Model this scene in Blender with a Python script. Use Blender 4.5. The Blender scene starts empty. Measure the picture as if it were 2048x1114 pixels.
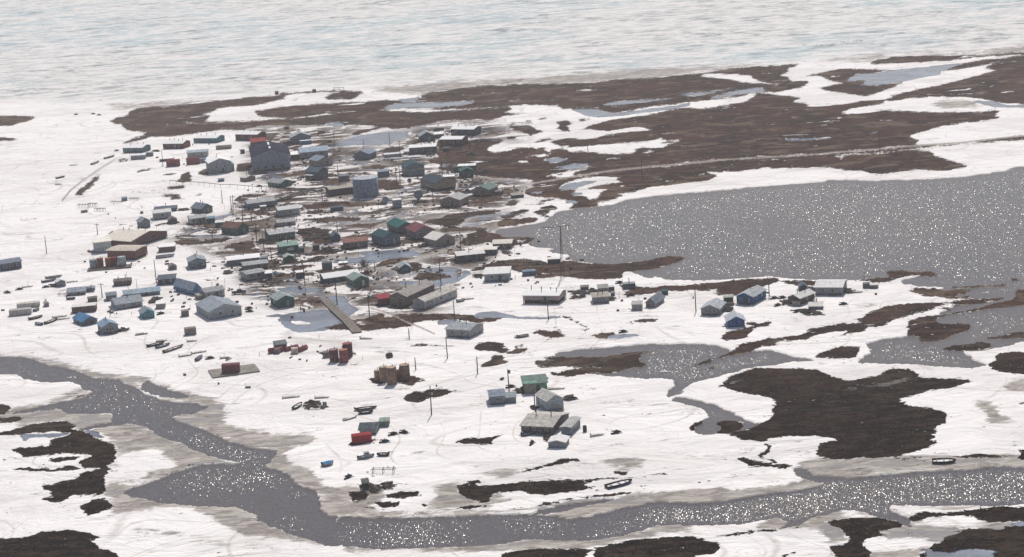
import bpy, math, random
import numpy as np
from mathutils import Matrix, Vector
rad = math.radians
S = bpy.context.scene
col = S.collection
# ---------------------------------------------------------------- camera
F, CH, PITCH, ROLL = 4000.0, 160.0, math.atan(887/4000), rad(4.0)
CP, SP, CR, SR = math.cos(PITCH), math.sin(PITCH), math.cos(ROLL), math.sin(ROLL)
F0, R0, D0 = Vector((0, CP, -SP)), Vector((1, 0, 0)), Vector((0, -SP, -CP))
RR = CR*R0 + SR*D0
DD = -SR*R0 + CR*D0
cd = bpy.data.cameras.new('camera'); cam = bpy.data.objects.new('camera', cd); col.objects.link(cam)
cd.sensor_width = 36; cd.lens = 36*F/2048; cd.clip_start = 1; cd.clip_end = 60000
m = Matrix((RR, -DD, -F0)).transposed().to_4x4(); m.translation = (0, 0, CH)
cam.matrix_world = m; S.camera = cam
# ---------------------------------------------------------------- light
SUN_EL, SUN_AZ = 50.0, 10.0       # the sun stands beyond the village, a little to the right
w = bpy.data.worlds.new('World'); S.world = w; w.use_nodes = True
wn = w.node_tree; bg = wn.nodes['Background']
sky = wn.nodes.new('ShaderNodeTexSky'); sky.sky_type = 'NISHITA'; sky.sun_disc = False
sky.sun_elevation = rad(SUN_EL); sky.sun_rotation = rad(SUN_AZ); sky.dust_density = 2.0; sky.ozone_density = 0.7
wn.links.new(sky.outputs[0], bg.inputs[0]); bg.inputs[1].default_value = 0.10
sl = bpy.data.lights.new('sun', 'SUN'); sl.energy = 4.6; sl.angle = rad(0.5); sl.color = (1, 0.95, 0.885)
so = bpy.data.objects.new('sun', sl); col.objects.link(so)
sd = Vector((math.sin(rad(SUN_AZ))*math.cos(rad(SUN_EL)), math.cos(rad(SUN_AZ))*math.cos(rad(SUN_EL)), math.sin(rad(SUN_EL))))
so.rotation_euler = sd.to_track_quat('Z', 'Y').to_euler()
S.view_settings.view_transform = 'Standard'; S.view_settings.look = 'None'
S.view_settings.exposure = -0.34; S.view_settings.gamma = 1; S.view_settings.use_curve_mapping = False
S.cycles.volume_bounces = 1
S.cycles.max_bounces = 6
HAZE = 0.00010
# ---------------------------------------------------------------- pixel <-> ground
def unproj(px, py, z=0.0):
    r, d = px-1024, py-557
    v = F0*F + R0*(r*CR-d*SR) + D0*(d*CR+r*SR)
    t = (z-CH)/v.z
    return Vector((v.x*t, v.y*t, z))
def proj(p):
    q = Vector(p)-Vector((0, 0, CH))
    k = F/q.dot(F0)
    return 1024+q.dot(RR)*k, 557+q.dot(DD)*k
def mpp(px, py):                       # metres per photo pixel at a ground point
    p = unproj(px, py); return (p-Vector((0, 0, CH))).dot(F0)/F
# ---------------------------------------------------------------- material helpers
def newmat(name):
    m = bpy.data.materials.new(name); m.use_nodes = True
    nt = m.node_tree; return m, nt, nt.nodes['Principled BSDF']
def nd(nt, t, **k):
    n = nt.nodes.new(t)
    for a, b in k.items(): setattr(n, a, b)
    return n
def lk(nt, a, b): nt.links.new(a, b)
def val(nt, sock, v):
    if isinstance(v, (int, float, tuple)): sock.default_value = v
    else: lk(nt, v, sock)
def math_(nt, op, a, b=0.0, c=0.0, clamp=False):
    n = nd(nt, 'ShaderNodeMath', operation=op, use_clamp=clamp)
    val(nt, n.inputs[0], a); val(nt, n.inputs[1], b); val(nt, n.inputs[2], c)
    return n.outputs[0]
def mixc(nt, f, a, b):
    n = nd(nt, 'ShaderNodeMix', data_type='RGBA'); val(nt, n.inputs[0], f)
    for s, v in ((n.inputs[6], a), (n.inputs[7], b)):
        if isinstance(v, tuple): s.default_value = (*v, 1) if len(v) == 3 else v
        else: lk(nt, v, s)
    return n.outputs[2]
def sstep(nt, x, lo, hi):
    n = nd(nt, 'ShaderNodeMapRange', interpolation_type='SMOOTHSTEP'); val(nt, n.inputs[0], x)
    n.inputs[1].default_value = lo; n.inputs[2].default_value = hi; return n.outputs[0]
def noise(nt, co, scale, detail=4, rough=0.55, stretch=None, rot=0.0, dist=0.0):
    mp = nd(nt, 'ShaderNodeMapping'); lk(nt, co, mp.inputs[0])
    mp.inputs['Scale'].default_value = stretch or (1, 1, 1); mp.inputs['Rotation'].default_value = (0, 0, rot)
    n = nd(nt, 'ShaderNodeTexNoise'); lk(nt, mp.outputs[0], n.inputs['Vector'])
    n.inputs['Scale'].default_value = scale; n.inputs['Detail'].default_value = detail
    n.inputs['Roughness'].default_value = rough; n.inputs['Distortion'].default_value = dist
    return n.outputs[0]
def tag(o, label=None, cat=None, group=None, kind=None):
    for k, v in (('label', label), ('category', cat), ('group', group), ('kind', kind)):
        if v: o[k] = v
    return o
# ---------------------------------------------------------------- what covers the land (traced once, laid out on the ground plane)
SN, TU, WA, ME, DI, IC, RO, VI = range(8)     # snow, tundra, open water, meltwater, dirty ice, sea ice, gravel road, patchy village ground
VT = {'A': (0, 0, .3418), 'B': (680, 0, .3418), 'C': (1348, 0, .3418), 'E': (1348, 300, .3418), 'G': (1348, 560, .3418),
      'H': (1348, 734, .3418), 'I': (680, 734, .3418), 'J': (0, 734, .3418), 'K': (950, 560, .2693), 'L': (880, 180, .2693), 'P': (0, 0, 1)}
for i, (a, b) in enumerate(((200,160),(460,240),(780,220),(100,340),(360,380),(620,400),(0,480),(300,520),(600,520),(880,420),(1120,540),(1400,520),(260,620),(600,620),(880,660),(620,800),(920,800),(0,640))):
    VT[i+1] = (a, b, 360/2005)
def full(v, x, y):
    ox, oy, s = VT[v]; return ox+x*s, oy+y*s
LAND = [
(IC,'P','-600,-300 -600,215 0,200 150,203 260,203 400,192 560,180 740,172 860,168 980,158 1100,150 1250,146 1380,143 1480,133 1620,118 1800,112 1930,100 2048,92 2700,40 2700,-300'),
(DI,'A','560,625 800,612 980,597 1200,590 1480,568 1600,555 1620,575 1300,600 1000,628 880,634 700,640'),
(DI,'B','120,540 300,515 600,492 900,465 1200,450 1500,432 1800,408 2048,398 2048,440 1750,462 1500,485 1100,497 860,508 600,530 480,548'),
(DI,'C','0,410 300,380 600,372 900,352 1200,322 1500,308 1800,300 2048,272 2048,312 1800,318 1500,325 1280,330 1150,355 700,372 300,400 0,436'),
(TU,'A','625,715 680,690 760,680 750,660 790,645 880,628 970,625 1100,612 1300,590 1500,570 1620,560 1700,565 1640,585 1580,600 1480,620 1380,628 1280,635 1240,655 1190,668 1180,680 1240,680 1210,700 1180,715 1300,712 1450,715 1600,700 1750,695 1900,680 2060,655 2060,745 1900,722 1700,730 1500,745 1420,765 1300,762 1200,775 1100,790 1000,800 880,805 780,835 710,845 760,815 850,795 860,775 740,765 720,735 680,725'),
(SN,'A','1060,712 1110,716 1180,722 1160,728 1090,722'),
(SN,'A','970,730 1010,728 1015,734 980,736'),
(TU,'A','1490,655 1600,635 1750,620 1880,610 2060,603 2060,648 1900,670 1700,690 1560,688 1510,680'),
(TU,'A','1890,570 1960,548 2060,538 2060,582 1920,585'),
(TU,'A','1620,545 1700,548 1830,535 1960,530 2040,535 1900,543 1750,552 1660,562'),
(TU,'A','1680,582 1750,580 1720,590'),
(TU,'A','-200,660 0,675 100,680 220,690 150,712 60,740 0,742 -200,750'),
(TU,'A','-200,800 0,805 80,815 140,815 60,828 0,825 -200,840'),
(TU,'B','0,530 70,535 150,540 90,570 60,588 0,575'),
(TU,'B','470,560 540,540 700,520 860,505 1100,495 1300,492 1500,485 1600,470 1750,462 1900,455 2060,437 2060,600 1940,610 1820,625 1700,650 1600,660 1450,640 1300,640 1270,622 1150,615 1000,622 850,632 700,640 550,645 430,640 300,640 200,640 100,650 0,655 0,610 100,600 250,590 380,585 480,578'),
(ME,'B','250,632 330,610 480,600 620,602 800,590 780,606 640,625 520,636 430,630 350,640'),
(ME,'B','330,585 400,580 470,565 450,590 380,600'),
(ME,'B','1350,640 1500,640 1600,665 1800,640 2060,605 2060,620 1900,645 1700,675 1500,690 1420,670'),
(ME,'B','1540,608 1700,590 1900,578 2040,560 2040,570 1850,592 1680,612 1560,620'),
(TU,'B','0,665 100,650 180,640 340,655 500,660 700,650 900,635 990,628 1010,645 960,665 1140,662 1050,675 950,685 880,705 780,718 650,730 500,735 350,750 280,740 240,738 100,742 0,745'),
(ME,'B','0,722 60,716 90,722 30,745 0,745'),
(ME,'B','0,830 60,800 160,780 300,770 460,775 440,800 350,825 200,850 100,856 0,858'),
(TU,'B','130,775 250,745 350,748 200,770'),
(TU,'B','340,790 430,778 460,785 400,800'),
(TU,'B','860,750 1000,735 1110,738 1190,775 1100,800 1020,795 940,775'),
(TU,'B','980,720 1120,710 1130,718 1000,728'),
(TU,'B','1130,697 1200,693 1210,700 1150,706'),
(TU,'B','1240,715 1320,708 1360,725 1330,745 1360,775 1300,770 1270,750 1290,740'),
(TU,'B','1390,703 1470,692 1475,698 1400,714'),
# upper right plain
(TU,'C','-12,445 150,432 300,410 450,392 620,385 740,372 720,392 650,405 690,420 625,440 670,460 680,480 780,475 790,490 740,515 600,540 500,545 380,570 200,590 0,605 -12,610'),
(SN,'C','145,448 200,432 350,437 460,448 485,470 580,494 670,484 600,502 510,490 400,482 300,462'),
(ME,'C','250,560 380,530 500,515 560,530 480,540 350,560 200,585'),
(ME,'C','30,560 200,540 380,505 300,530 120,570'),
(TU,'C','1140,382 1180,355 1290,335 1500,328 1800,325 1980,310 2100,305 2100,318 1850,332 1700,345 1560,362 1400,370 1250,376'),
(TU,'C','730,445 850,432 960,408 1100,408 1240,412 1400,402 1600,385 1720,368 1800,355 2100,325 2100,362 1900,365 1840,378 1720,400 1560,425 1400,460 1290,510 1200,545 1120,565 1000,548 900,535 850,520 930,500 1000,490 900,470 860,448'),
(ME,'C','1000,480 1060,440 1200,425 1400,400 1600,380 1700,372 1640,395 1560,418 1560,440 1400,470 1300,490 1180,500 1100,500 1150,470'),
(TU,'C','1240,585 1300,560 1450,520 1600,490 1740,455 1905,415 1820,400 1860,380 1900,372 2048,365 2700,360 2700,615 2048,615 1860,600 1800,580 1700,570 1500,565 1400,575 1270,595'),
(DI,'C','1500,600 1700,590 1800,610 1750,630 1550,630'),
(ME,'C','1740,590 1860,595 1950,620 2100,620 2100,635 1900,630 1780,610'),
(TU,'P','1150,262 1190,250 1230,240 1280,235 1310,230 1335,220 1360,217 1410,218 1450,212 1492,206 1502,197 1519,188 1553,190 1601,196 1584,205 1621,210 1608,215 1656,214 1707,206 1745,201 1772,200 1770,208 1715,216 1695,222 1673,230 1724,227 1772,222 1827,225 1912,225 1963,225 1991,220 2004,224 1987,234 2004,237 1963,243 1895,251 1861,258 1816,273 1840,282 1830,290 1895,287 1963,280 2048,270 2700,235 2700,245 2048,280 1929,289 1861,296 1796,302 1861,302 1871,306 1868,313 1895,321 1939,333 1895,342 1833,340 1775,348 1741,348 1724,342 1673,338 1649,335 1587,338 1536,336 1492,342 1433,345 1413,343 1416,348 1433,352 1413,362 1348,371 1300,375 1270,385 1243,393 1217,401 1184,405 1198,414 1150,418 1100,404 1065,398 1050,380 1075,374 1040,372 1010,362 960,360 920,345 900,330 950,310 990,308 1060,300 1090,296 1070,290 1103,300 1106,312 1090,298 1143,300 1115,291 1100,285 1130,278 1160,272 1190,268 1158,264'),
(SN,'L','1010,302 1130,292 1250,312 1400,285 1500,274 1530,285 1610,297 1400,317 1250,335 1150,365 1030,367 950,355'),
(SN,'L','860,432 970,410 960,430 900,440 1000,432 1130,415 1300,405 1500,390 1640,365 1660,378 1800,370 1740,395 1650,432 1500,430 1420,475 1350,482 1200,480 1080,460 970,465 940,445'),
(TU,'L','1600,410 1640,395 1700,385 1720,392 1660,405'),
(SN,'L','1240,515 1350,500 1330,510 1250,522'), (SN,'L','1490,470 1545,452 1590,460 1540,470'),
(SN,'L','1410,240 1490,236 1450,246'), (SN,'C','760,750 880,730 960,700 940,688 990,690 960,706 880,735'),
(ME,'C','600,820 800,810 960,802 900,815 700,828'), (ME,'C','1120,780 1190,775 1180,785'),
(SN,'C','910,915 1000,905 1150,898 1300,885 1320,880 1360,886 1200,903 1050,912 960,920'),
(SN,'C','950,925 1000,922 990,934 960,932'),
(ME,'L','760,520 860,505 965,520 870,545 790,548'), (ME,'L','860,582 960,560 1130,548 1100,572 960,590'),
(SN,'L','780,640 880,620 1000,602 1100,575 1155,565 1060,600 1010,620 980,648 900,645'), (ME,'L','880,625 930,620 920,640 880,640'),
(SN,'L','920,700 1050,660 1200,645 1300,650 1340,685 1200,705 1080,740 990,745 900,730'),
(ME,'L','870,742 960,700 1080,675 1170,680 1130,700 1000,740 900,748'),
(SN,'L','1000,745 1260,735 1190,765 1180,800 1100,820 1070,780'), (ME,'L','940,770 1060,760 1080,780 1000,785'), (ME,'L','690,760 770,755 760,775 700,772'),
(SN,'L','1310,718 1370,712 1350,724'), (SN,'L','370,590 570,586 550,605 420,608'), (ME,'L','500,565 580,565 570,582 520,578'),
(SN,'L','-10,680 100,680 250,655 450,665 720,672 600,715 560,720 450,700 220,708 0,705'),
(SN,'L','480,632 540,630 520,645 460,658'), (SN,'L','440,735 640,730 610,760 480,750'),
(SN,'L','215,780 350,770 540,780 700,800 860,800 1000,830 960,880 840,900 700,890 560,890 400,880 250,880 0,880 0,860 230,850'),
(TU,'L','420,850 500,825 600,815 600,840 560,865 440,862'), (TU,'L','730,830 800,812 865,803 840,830 760,838'), (TU,'L','740,885 780,855 855,852 850,880 820,893'), (TU,'L','620,855 720,845 820,835 760,852 640,862'), (TU,'L','280,860 370,850 330,866'),
(ME,'L','940,820 1000,820 1010,850 950,845'),
(TU,'L','940,885 1050,850 980,815 1060,805 1120,835 1180,858 1050,885'),
# village ground
(VI,'P','500,252 720,250 820,255 880,245 960,238 1060,270 1010,300 960,330 1060,340 1050,385 1000,420 1050,430 1000,470 990,540 900,560 900,600 840,640 700,640 600,620 500,600 470,540 400,500 330,480 380,440 470,430 470,400 560,380 480,350 500,310'),
(TU,'L','-10,480 200,470 300,480 480,455 620,435 700,430 760,465 690,490 830,500 760,520 860,580 800,620 720,660 500,662 300,640 0,600'),
(SN,'L','190,515 330,505 290,520 210,530'),(SN,'L','690,495 780,470 830,490 760,500'),(SN,'L','600,470 640,462 620,475'),
(TU,'L','-20,480 0,340 200,380 330,370 470,365 480,380 360,430 380,470 200,500'),
(SN,'L','340,440 400,410 520,380 640,370 760,350 820,370 700,400 620,430 480,455 400,470'),
(TU,'L','680,400 740,370 820,358 830,370 740,390'),

(TU,'L','430,1020 440,980 520,960 640,950 720,955 700,985 560,1010'), (TU,'L','430,945 520,920 600,890 650,885 650,910 560,945 500,955'),
(TU,'L','10,950 80,925 250,905 450,895 510,905 350,930 220,945 180,990 60,1020 20,1000 100,970'), (TU,'L','690,910 760,890 820,898 780,925 700,930'),
(TU,'L','710,935 850,935 990,945 940,968 850,965'), (TU,'L','0,1030 200,1020 420,1040 380,1052 150,1050 0,1060'),
(TU,'L','170,1100 220,1070 330,1055 550,1080 700,1090 720,1114 180,1114'),
(ME,'3','1480,530 1600,525 1560,540'), (ME,'3','560,610 690,600 660,630 600,635'), (ME,'2','1200,290 1250,250 1400,190 1560,160 1760,140 2005,135 2005,180 1860,250 1780,285 1600,290'),
(TU,'2','-5,35 200,30 500,10 1000,-20 1800,-60 2005,-60 2005,105 1700,95 1400,180 1300,185 1450,120 1660,80 1400,60 1200,90 1050,60 700,70 400,60 250,90 0,95'),
(ME,'2','1050,50 1290,35 1260,75 1190,92'),
(TU,'2','1270,740 1400,700 1500,690 1400,660 1850,680 1990,760 1750,800 1700,780 1300,760'),
(TU,'2','1450,530 1650,500 1830,520 1700,555 1500,550'), (TU,'2','1640,330 1900,300 1960,310 1900,360 1700,380'),
(TU,'2','60,520 200,480 250,560 100,575'), (TU,'2','70,850 350,820 440,825 260,870 100,880'),
(TU,'2','770,970 1100,940 1120,960 850,1000'), (TU,'2','850,1010 1150,1020 1150,1050 900,1060'), (TU,'2','860,930 1650,900 1840,905 1650,945 1300,980'),
(TU,'3','1430,430 1400,580 1000,740 960,700 1200,640 980,560 700,600 460,600 400,590 460,540 1100,490'),
(TU,'5','500,600 850,540 850,640 700,670 520,650 480,620'), (TU,'5','330,705 700,670 900,650 900,700 700,710 400,725'), (TU,'5','0,515 160,520 230,545 150,580 0,560'),
(TU,'5','620,100 800,110 720,150 600,130'), (TU,'5','900,360 1300,330 1700,310 2005,305 2005,345 1600,370 1300,350 1000,372'),
(TU,'5','1330,170 1700,160 2005,155 2005,185 1500,220 1380,200'), (TU,'5','1380,250 1620,250 1680,265 1420,280'),
(TU,'5','1320,720 1480,700 1650,660 1850,690 1750,730 1400,740'), (TU,'5','1300,440 1500,420 1680,450 1650,480 1800,560 1700,620 1500,600 1350,560 1300,500'),
(TU,'6','-5,300 350,300 700,260 900,210 1300,140 1380,150 1100,200 860,280 700,325 300,300'), (TU,'6','1250,240 1500,200 1500,180 1730,160 2005,120 2005,175 1740,200 1720,240 1640,310 1880,310 1700,355 1500,345 1540,310 1380,280'),
(TU,'6','1680,440 1740,390 1900,350 2005,370 2005,470 1760,510 1680,490'),
(TU,'6','800,660 1100,600 1650,500 1680,510 1300,620 1020,720 700,780'), (ME,'6','550,600 650,570 1020,560 1250,590 1230,620 1050,640 850,670 700,710 400,720 250,720 250,680 500,650 640,630'),
(TU,'6','840,740 1000,690 1130,700 1230,720 1230,760 1300,770 1250,810 1000,820 900,790'),
(ME,'6','1100,830 1330,770 1560,760 1700,790 1800,800 1720,870 1600,930 1430,970 1250,960 950,940 1000,910 1200,920'),
(TU,'6','1090,850 1300,810 1480,830 1600,850 1400,900 1250,920 1150,890'), (TU,'6','1610,800 1680,780 1670,840 1610,840'), (TU,'6','1500,980 1700,940 1680,960 1500,1000'),
(TU,'6','760,860 860,850 800,880'), (ME,'6','680,885 830,870 760,905'),
(ME,'5','360,310 500,275 690,262 600,290 430,330 380,345'),
(ME,'8','1440,370 1480,325 1700,312 1920,325 1850,360 1700,380 1560,370'), (ME,'8','1100,395 1250,370 1300,375 1160,405'),
(ME,'9','-200,620 0,590 250,565 350,570 450,650 560,740 260,790 20,815 -80,790 -300,680'), (SN,'9','-150,690 0,690 160,715 60,730 -120,725'),
(ME,'9','-450,620 -250,600 -100,620 -300,640'),
(ME,'9','290,410 540,405 600,440 550,490 640,560 560,640 460,600 380,520 300,470'),
(TU,'9','500,440 620,410 650,420 560,450'), (TU,'9','280,770 330,740 560,680 700,660 930,600 1000,610 950,640 1040,625 1200,615 1400,605 1550,600 1800,605 2005,625 2200,640 2200,680 1950,700 1750,670 1550,680 1330,700 1250,745 1050,780 650,800 380,790'),
(SN,'9','560,670 680,655 620,680'), (SN,'9','600,695 740,700 700,725 620,720'), (SN,'9','910,650 960,615 1010,620 1040,650 960,665'), (SN,'9','1330,700 1500,690 1580,690 1540,730 1400,715'),
(ME,'9','1560,680 1720,670 1900,700 1700,725 1550,730'),
(ME,'K','-10,270 60,240 150,240 300,270 500,275 650,268 700,278 560,290 400,295 200,285 100,300'), (TU,'K','-20,300 100,280 250,285 150,310 0,325'), (TU,'K','560,265 690,270 850,370 830,372 700,290'),
(TU,'K','0,480 100,465 180,475 210,510 240,520 230,545 190,545 130,535 0,530'), (TU,'K','230,550 300,510 380,505 395,520 330,545'), (TU,'K','250,490 340,490 290,510'), (TU,'K','30,645 100,585 160,562 220,562 200,600 245,622 150,640 70,652'),
(TU,'K','400,395 520,370 640,385 690,425 560,432 500,410'), (TU,'K','840,420 950,398 1080,392 1000,435 900,432'), (ME,'K','1000,432 1050,405 1180,405 1250,415 1100,438'),
(TU,'K','1150,320 1220,300 1370,300 1330,318 1200,325'), (TU,'K','730,385 820,370 900,368 840,380'), (TU,'K','1040,360 1120,350 1110,365'), (TU,'K','1190,350 1280,335 1240,352'), (TU,'K','950,368 1040,372 1000,378'), (TU,'K','1265,418 1310,418 1300,425'),
(TU,'K','240,98 300,92 280,104'), (TU,'K','525,36 680,34 620,42'), (TU,'10','410,630 650,570 950,550 1150,570 1220,590 1400,580 1700,600 2005,590 2200,520 2390,500 2420,520 2330,560 2200,600 2005,760 1800,775 1600,775 1350,740 1080,775 1050,730 880,700 700,640 500,650 400,680 320,690'),
(SN,'10','1080,705 1290,708 1280,718 1090,718'), (TU,'10','1180,830 1430,830 1280,842'),
# the big lake and its shores
(WA,'P','990,462 1040,455 1090,443 1115,425 1150,418 1190,415 1219,411 1257,400 1311,392 1365,384 1429,381 1433,380 1553,370 1656,361 1741,363 1844,361 1929,356 1980,349 2031,336 2700,240 2700,620 2048,620 1940,610 1840,575 1720,563 1630,560 1553,554 1485,556 1416,561 1348,560 1290,555 1270,545 1310,532 1330,520 1280,523 1250,528 1180,525 1130,520 1110,505 1060,490 1020,480'),
(SN,'10','440,395 640,300 700,330 560,440 1000,415 1340,425 1200,460 1180,480 1330,490 1460,520 1380,545 1060,560 860,550 700,570 560,560 560,520 640,500 700,470 600,460'),
(TU,'10','230,330 300,270 500,250 700,300 980,300 1080,320 1000,380 900,400 800,420 500,360 300,400 220,390'), (TU,'10','640,450 800,455 780,480 680,498'), (ME,'10','860,340 980,345 920,360 870,355'),
(TU,'P','1228,528 1300,520 1340,512 1368,513 1371,518 1350,528 1300,540 1265,545 1230,540'),
(SN,'E','-110,740 0,765 200,765 400,750 550,735 620,752 900,770 1000,760 1100,760 1220,740 1180,770 1000,775 600,775 300,775 150,790 0,800 -200,790'),
(TU,'E','-330,790 -100,805 0,800 150,790 280,775 420,755 560,752 640,768 700,765 850,768 830,800 700,805 640,780 600,770 540,800 480,850 350,850 260,855 250,825 100,825 0,835 -100,835 -200,850 -300,860 -250,820'),
(TU,'E','1020,765 1100,758 1220,745 1260,735 1230,715 1270,702 1350,700 1420,715 1500,708 1580,732 1500,745 1380,738 1280,775 1200,780 1100,770'), (TU,'E','1390,692 1500,700 1480,708 1400,700'),
(SN,'E','1010,770 1200,782 1380,738 1440,745 1340,760 1330,775 1420,800 1580,808 1560,830 1440,820 1380,830 1300,800 1200,790 1150,840 1000,850 850,850'),
(WA,'E','1340,765 1450,745 1600,740 2100,745 2100,1100 1500,1100 1580,808 1420,798'),
(TU,'E','1370,825 1440,812 1560,820 1740,815 1700,845 1620,860 1500,860 1400,845'), (TU,'E','1560,800 1800,795 1990,780 1940,800 1760,810 1650,812'), (TU,'E','1940,755 2000,752 2030,770 1980,775'), (TU,'E','1780,830 1880,825 1820,840'),
(SN,'E','1000,850 1400,850 1500,862 1640,862 1780,868 1700,900 1500,905 1200,930 1100,960 900,940'),
(TU,'E','1550,868 1750,850 1720,870 1620,875'), (DI,'E','1010,965 1080,920 1200,905 1260,915 1180,960 1090,990'),
# channels lower right
(SN,'G','1350,60 1550,115 1800,110 1700,140 1350,270 1400,250 1340,345 1100,370 850,420 600,420 400,420 200,380 300,330 900,200 1200,150'),
(TU,'G','370,405 420,370 600,345 740,325 850,285 1000,260 1110,262 1060,235 1180,185 1260,155 1400,142 1600,135 1780,110 1930,95 1940,110 1850,130 1500,180 1400,210 1290,230 1240,275 1130,285 1110,305 980,335 1020,305 900,315 780,350 640,360 560,370 600,385 480,400'),
(WA,'G','1110,375 1200,350 1350,340 1430,320 1560,230 1700,190 1880,160 2100,120 2100,400 1900,440 1690,425 1740,470 1830,500 1700,520 1450,495 1200,495 1100,480 1165,430'),
(TU,'G','1350,335 1360,280 1410,230 1560,205 1800,160 1990,110 2000,60 2100,50 2100,150 1850,170 1600,210 1520,230 1560,260 1640,255 1755,255 1740,300 1640,330 1500,370 1440,368 1420,340'),
(TU,'G','1560,400 1620,385 1780,365 1880,370 1870,400 1700,425 1580,420'), (TU,'G','1780,350 1900,330 1960,318 2100,300 2100,335 1900,355'), (TU,'G','1820,295 1870,292 1850,302'),
(TU,'G','1540,170 1640,168 1600,182'),
(SN,'G','1670,430 1850,410 1950,380 2100,350 2100,420 1900,450 1850,485 1780,480'),
(TU,'G','1830,490 1900,470 1890,450 1940,430 2100,415 2100,560 1900,540 1850,520'),
(WA,'K','560,600 640,540 800,520 1100,490 1300,480 1600,485 1800,490 1900,520 1960,530 2160,540 2280,580 2300,580 2200,620 2042,650 1900,690 1750,740 1600,770 1530,820 1525,850 1465,868 1450,880 1430,820 1560,760 1480,735 1400,725 1250,735 1100,725 940,710 700,700 480,640'),
(WA,'G','100,520 250,470 400,435 560,415 650,440 800,462 830,480 650,485 520,500 400,530 250,570 100,610 0,640 0,560'),
(TU,'K','460,575 560,570 640,570 800,578 950,575 1100,540 1250,530 1350,528 1260,550 1220,600 1300,628 1180,665 1000,700 900,690 700,725 600,720 510,690 620,690 720,665 960,652 600,650 460,635 500,600 560,600 620,605'),
(SN,'K','610,652 960,648 980,656 740,662 640,680 560,680 520,690 400,660'),
(TU,'K','1630,635 1700,605 1760,590 1900,545 1960,510 2042,470 2200,430 2180,480 2042,540 1850,585 1770,600 1740,625 1660,640'), (TU,'K','1725,655 1780,645 1790,665 1740,672'), (TU,'K','1360,680 1450,675 1540,695 1440,690'),
(SN,'G','570,425 700,415 830,400 960,380 1100,385 1165,430 1080,480 960,485 830,475 650,445'),
(TU,'G','825,455 870,425 990,395 1090,405 1100,430 1080,452 960,462 840,465'),
(SN,'G','300,640 420,540 700,480 1400,490 1720,515 1850,540 2048,565 2100,900 1500,1000 900,1100 600,1000 350,900'),
(WA,'G','0,690 150,710 300,765 400,800 440,830 500,850 560,870 350,905 190,905 130,890 160,830 220,800 150,750 0,710'),
(TU,'G','220,900 250,870 270,830 320,815 260,810 420,830 380,870 330,900 260,905'), (TU,'G','100,860 130,840 200,815 150,860 120,900'),
(TU,'G','280,625 340,575 400,540 500,518 600,518 720,520 860,535 935,555 1010,595 1100,580 1200,555 1290,522 1390,520 1450,545 1440,568 1600,572 1720,598 1640,630 1500,650 1400,672 1310,700 1400,740 1500,750 1590,780 1590,840 1550,860 1490,910 1500,940 1535,960 1450,1000 1330,1040 1180,1052 1000,1062 820,1030 850,960 950,925 820,920 700,915 600,925 540,950 400,940 300,920 350,890 480,850 580,820 600,760 590,710 500,685 340,650'),
(SN,'G','380,680 500,680 560,690 600,720 590,790 500,835 420,800'), (SN,'G','500,922 530,920 525,935'),
(DI,'G','1920,620 1980,600 2100,590 2100,650 1980,665'), (DI,'G','1750,725 1880,720 1890,780 2040,835 1820,835 1860,790 1800,745'),
(TU,'G','385,1055 420,1045 560,1080 640,1080 700,1090 620,1110 440,1090'), (TU,'G','540,950 580,975 560,1000 530,1040 600,1070 580,1075 510,1040 520,1010 560,985'),
(TU,'G','820,1095 1000,1075 1040,1080 880,1098'), (DI,'G','720,1050 1500,1040 1900,1020 2048,1000 2100,1112 700,1112'),
# the river, dirty margins first
(DI,'J','-300,-110 0,-75 150,-70 350,-20 500,20 700,50 850,70 1000,110 1100,160 1270,200 1330,260 1300,330 1450,370 1700,400 1850,400 1820,450 1680,480 1680,560 1800,600 1900,690 2048,800 2048,880 2048,1060 1900,1055 1700,1000 1450,990 1250,880 1100,830 800,830 650,870 640,640 700,470 540,370 0,330 -300,300'),
(SN,'J','-300,40 100,48 130,72 260,92 400,85 450,120 470,135 300,200 50,250 -300,290'),
(SN,'J','640,620 700,560 760,590 850,640 800,690 660,680'), (SN,'J','720,520 900,480 1050,560 1000,600 850,620 720,580'),
(WA,'J','-300,-90 0,-60 120,-55 200,-40 330,0 450,30 560,70 700,80 800,120 870,170 960,205 1150,215 1215,235 1150,270 1050,275 990,295 1100,340 1200,380 1300,420 1450,470 1620,490 1600,530 1560,570 1620,600 1720,680 1850,730 1880,800 1900,870 2060,870 2060,1045 1900,1045 1750,980 1600,940 1450,860 1350,820 1100,810 900,790 780,760 740,735 900,670 1050,610 1200,570 1380,565 1500,575 1330,548 1130,490 1050,450 930,405 860,355 750,330 600,350 500,372 430,370 640,320 640,270 400,270 330,245 150,265 -300,330 -300,310 0,290 200,240 330,215 540,145 480,130 410,90 250,90 130,70 100,50 -300,30'),
(WA,'J','860,80 1080,170 1080,185 940,180 840,130'),
(ME,'J','500,372 560,390 600,430 560,420 480,385'),
(TU,'J','-300,290 0,300 80,293 150,303 60,325 -300,330'), (TU,'J','-300,200 0,215 50,240 30,275 -300,280'),
(TU,'J','-300,400 0,388 100,365 160,340 230,325 370,318 430,345 400,365 480,385 540,410 560,430 640,450 690,490 705,555 640,590 500,600 460,560 580,520 520,505 400,505 300,520 150,535 60,480 120,475 300,470 290,440 330,420 420,400 300,380 200,390 100,405'),
(ME,'J','130,400 250,400 400,390 330,420 200,420 150,440'), (TU,'J','290,545 400,525 500,525 440,545 340,560'), (TU,'J','40,605 150,598 320,600 400,580 480,600 300,618 100,615'),
(TU,'J','240,700 330,690 450,670 500,630 600,600 660,575 620,620 600,680 650,720 620,750 450,755 370,790 290,800 230,775 330,760 320,735'), (TU,'J','460,815 540,775 620,770 680,815 620,855 520,865'),
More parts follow.
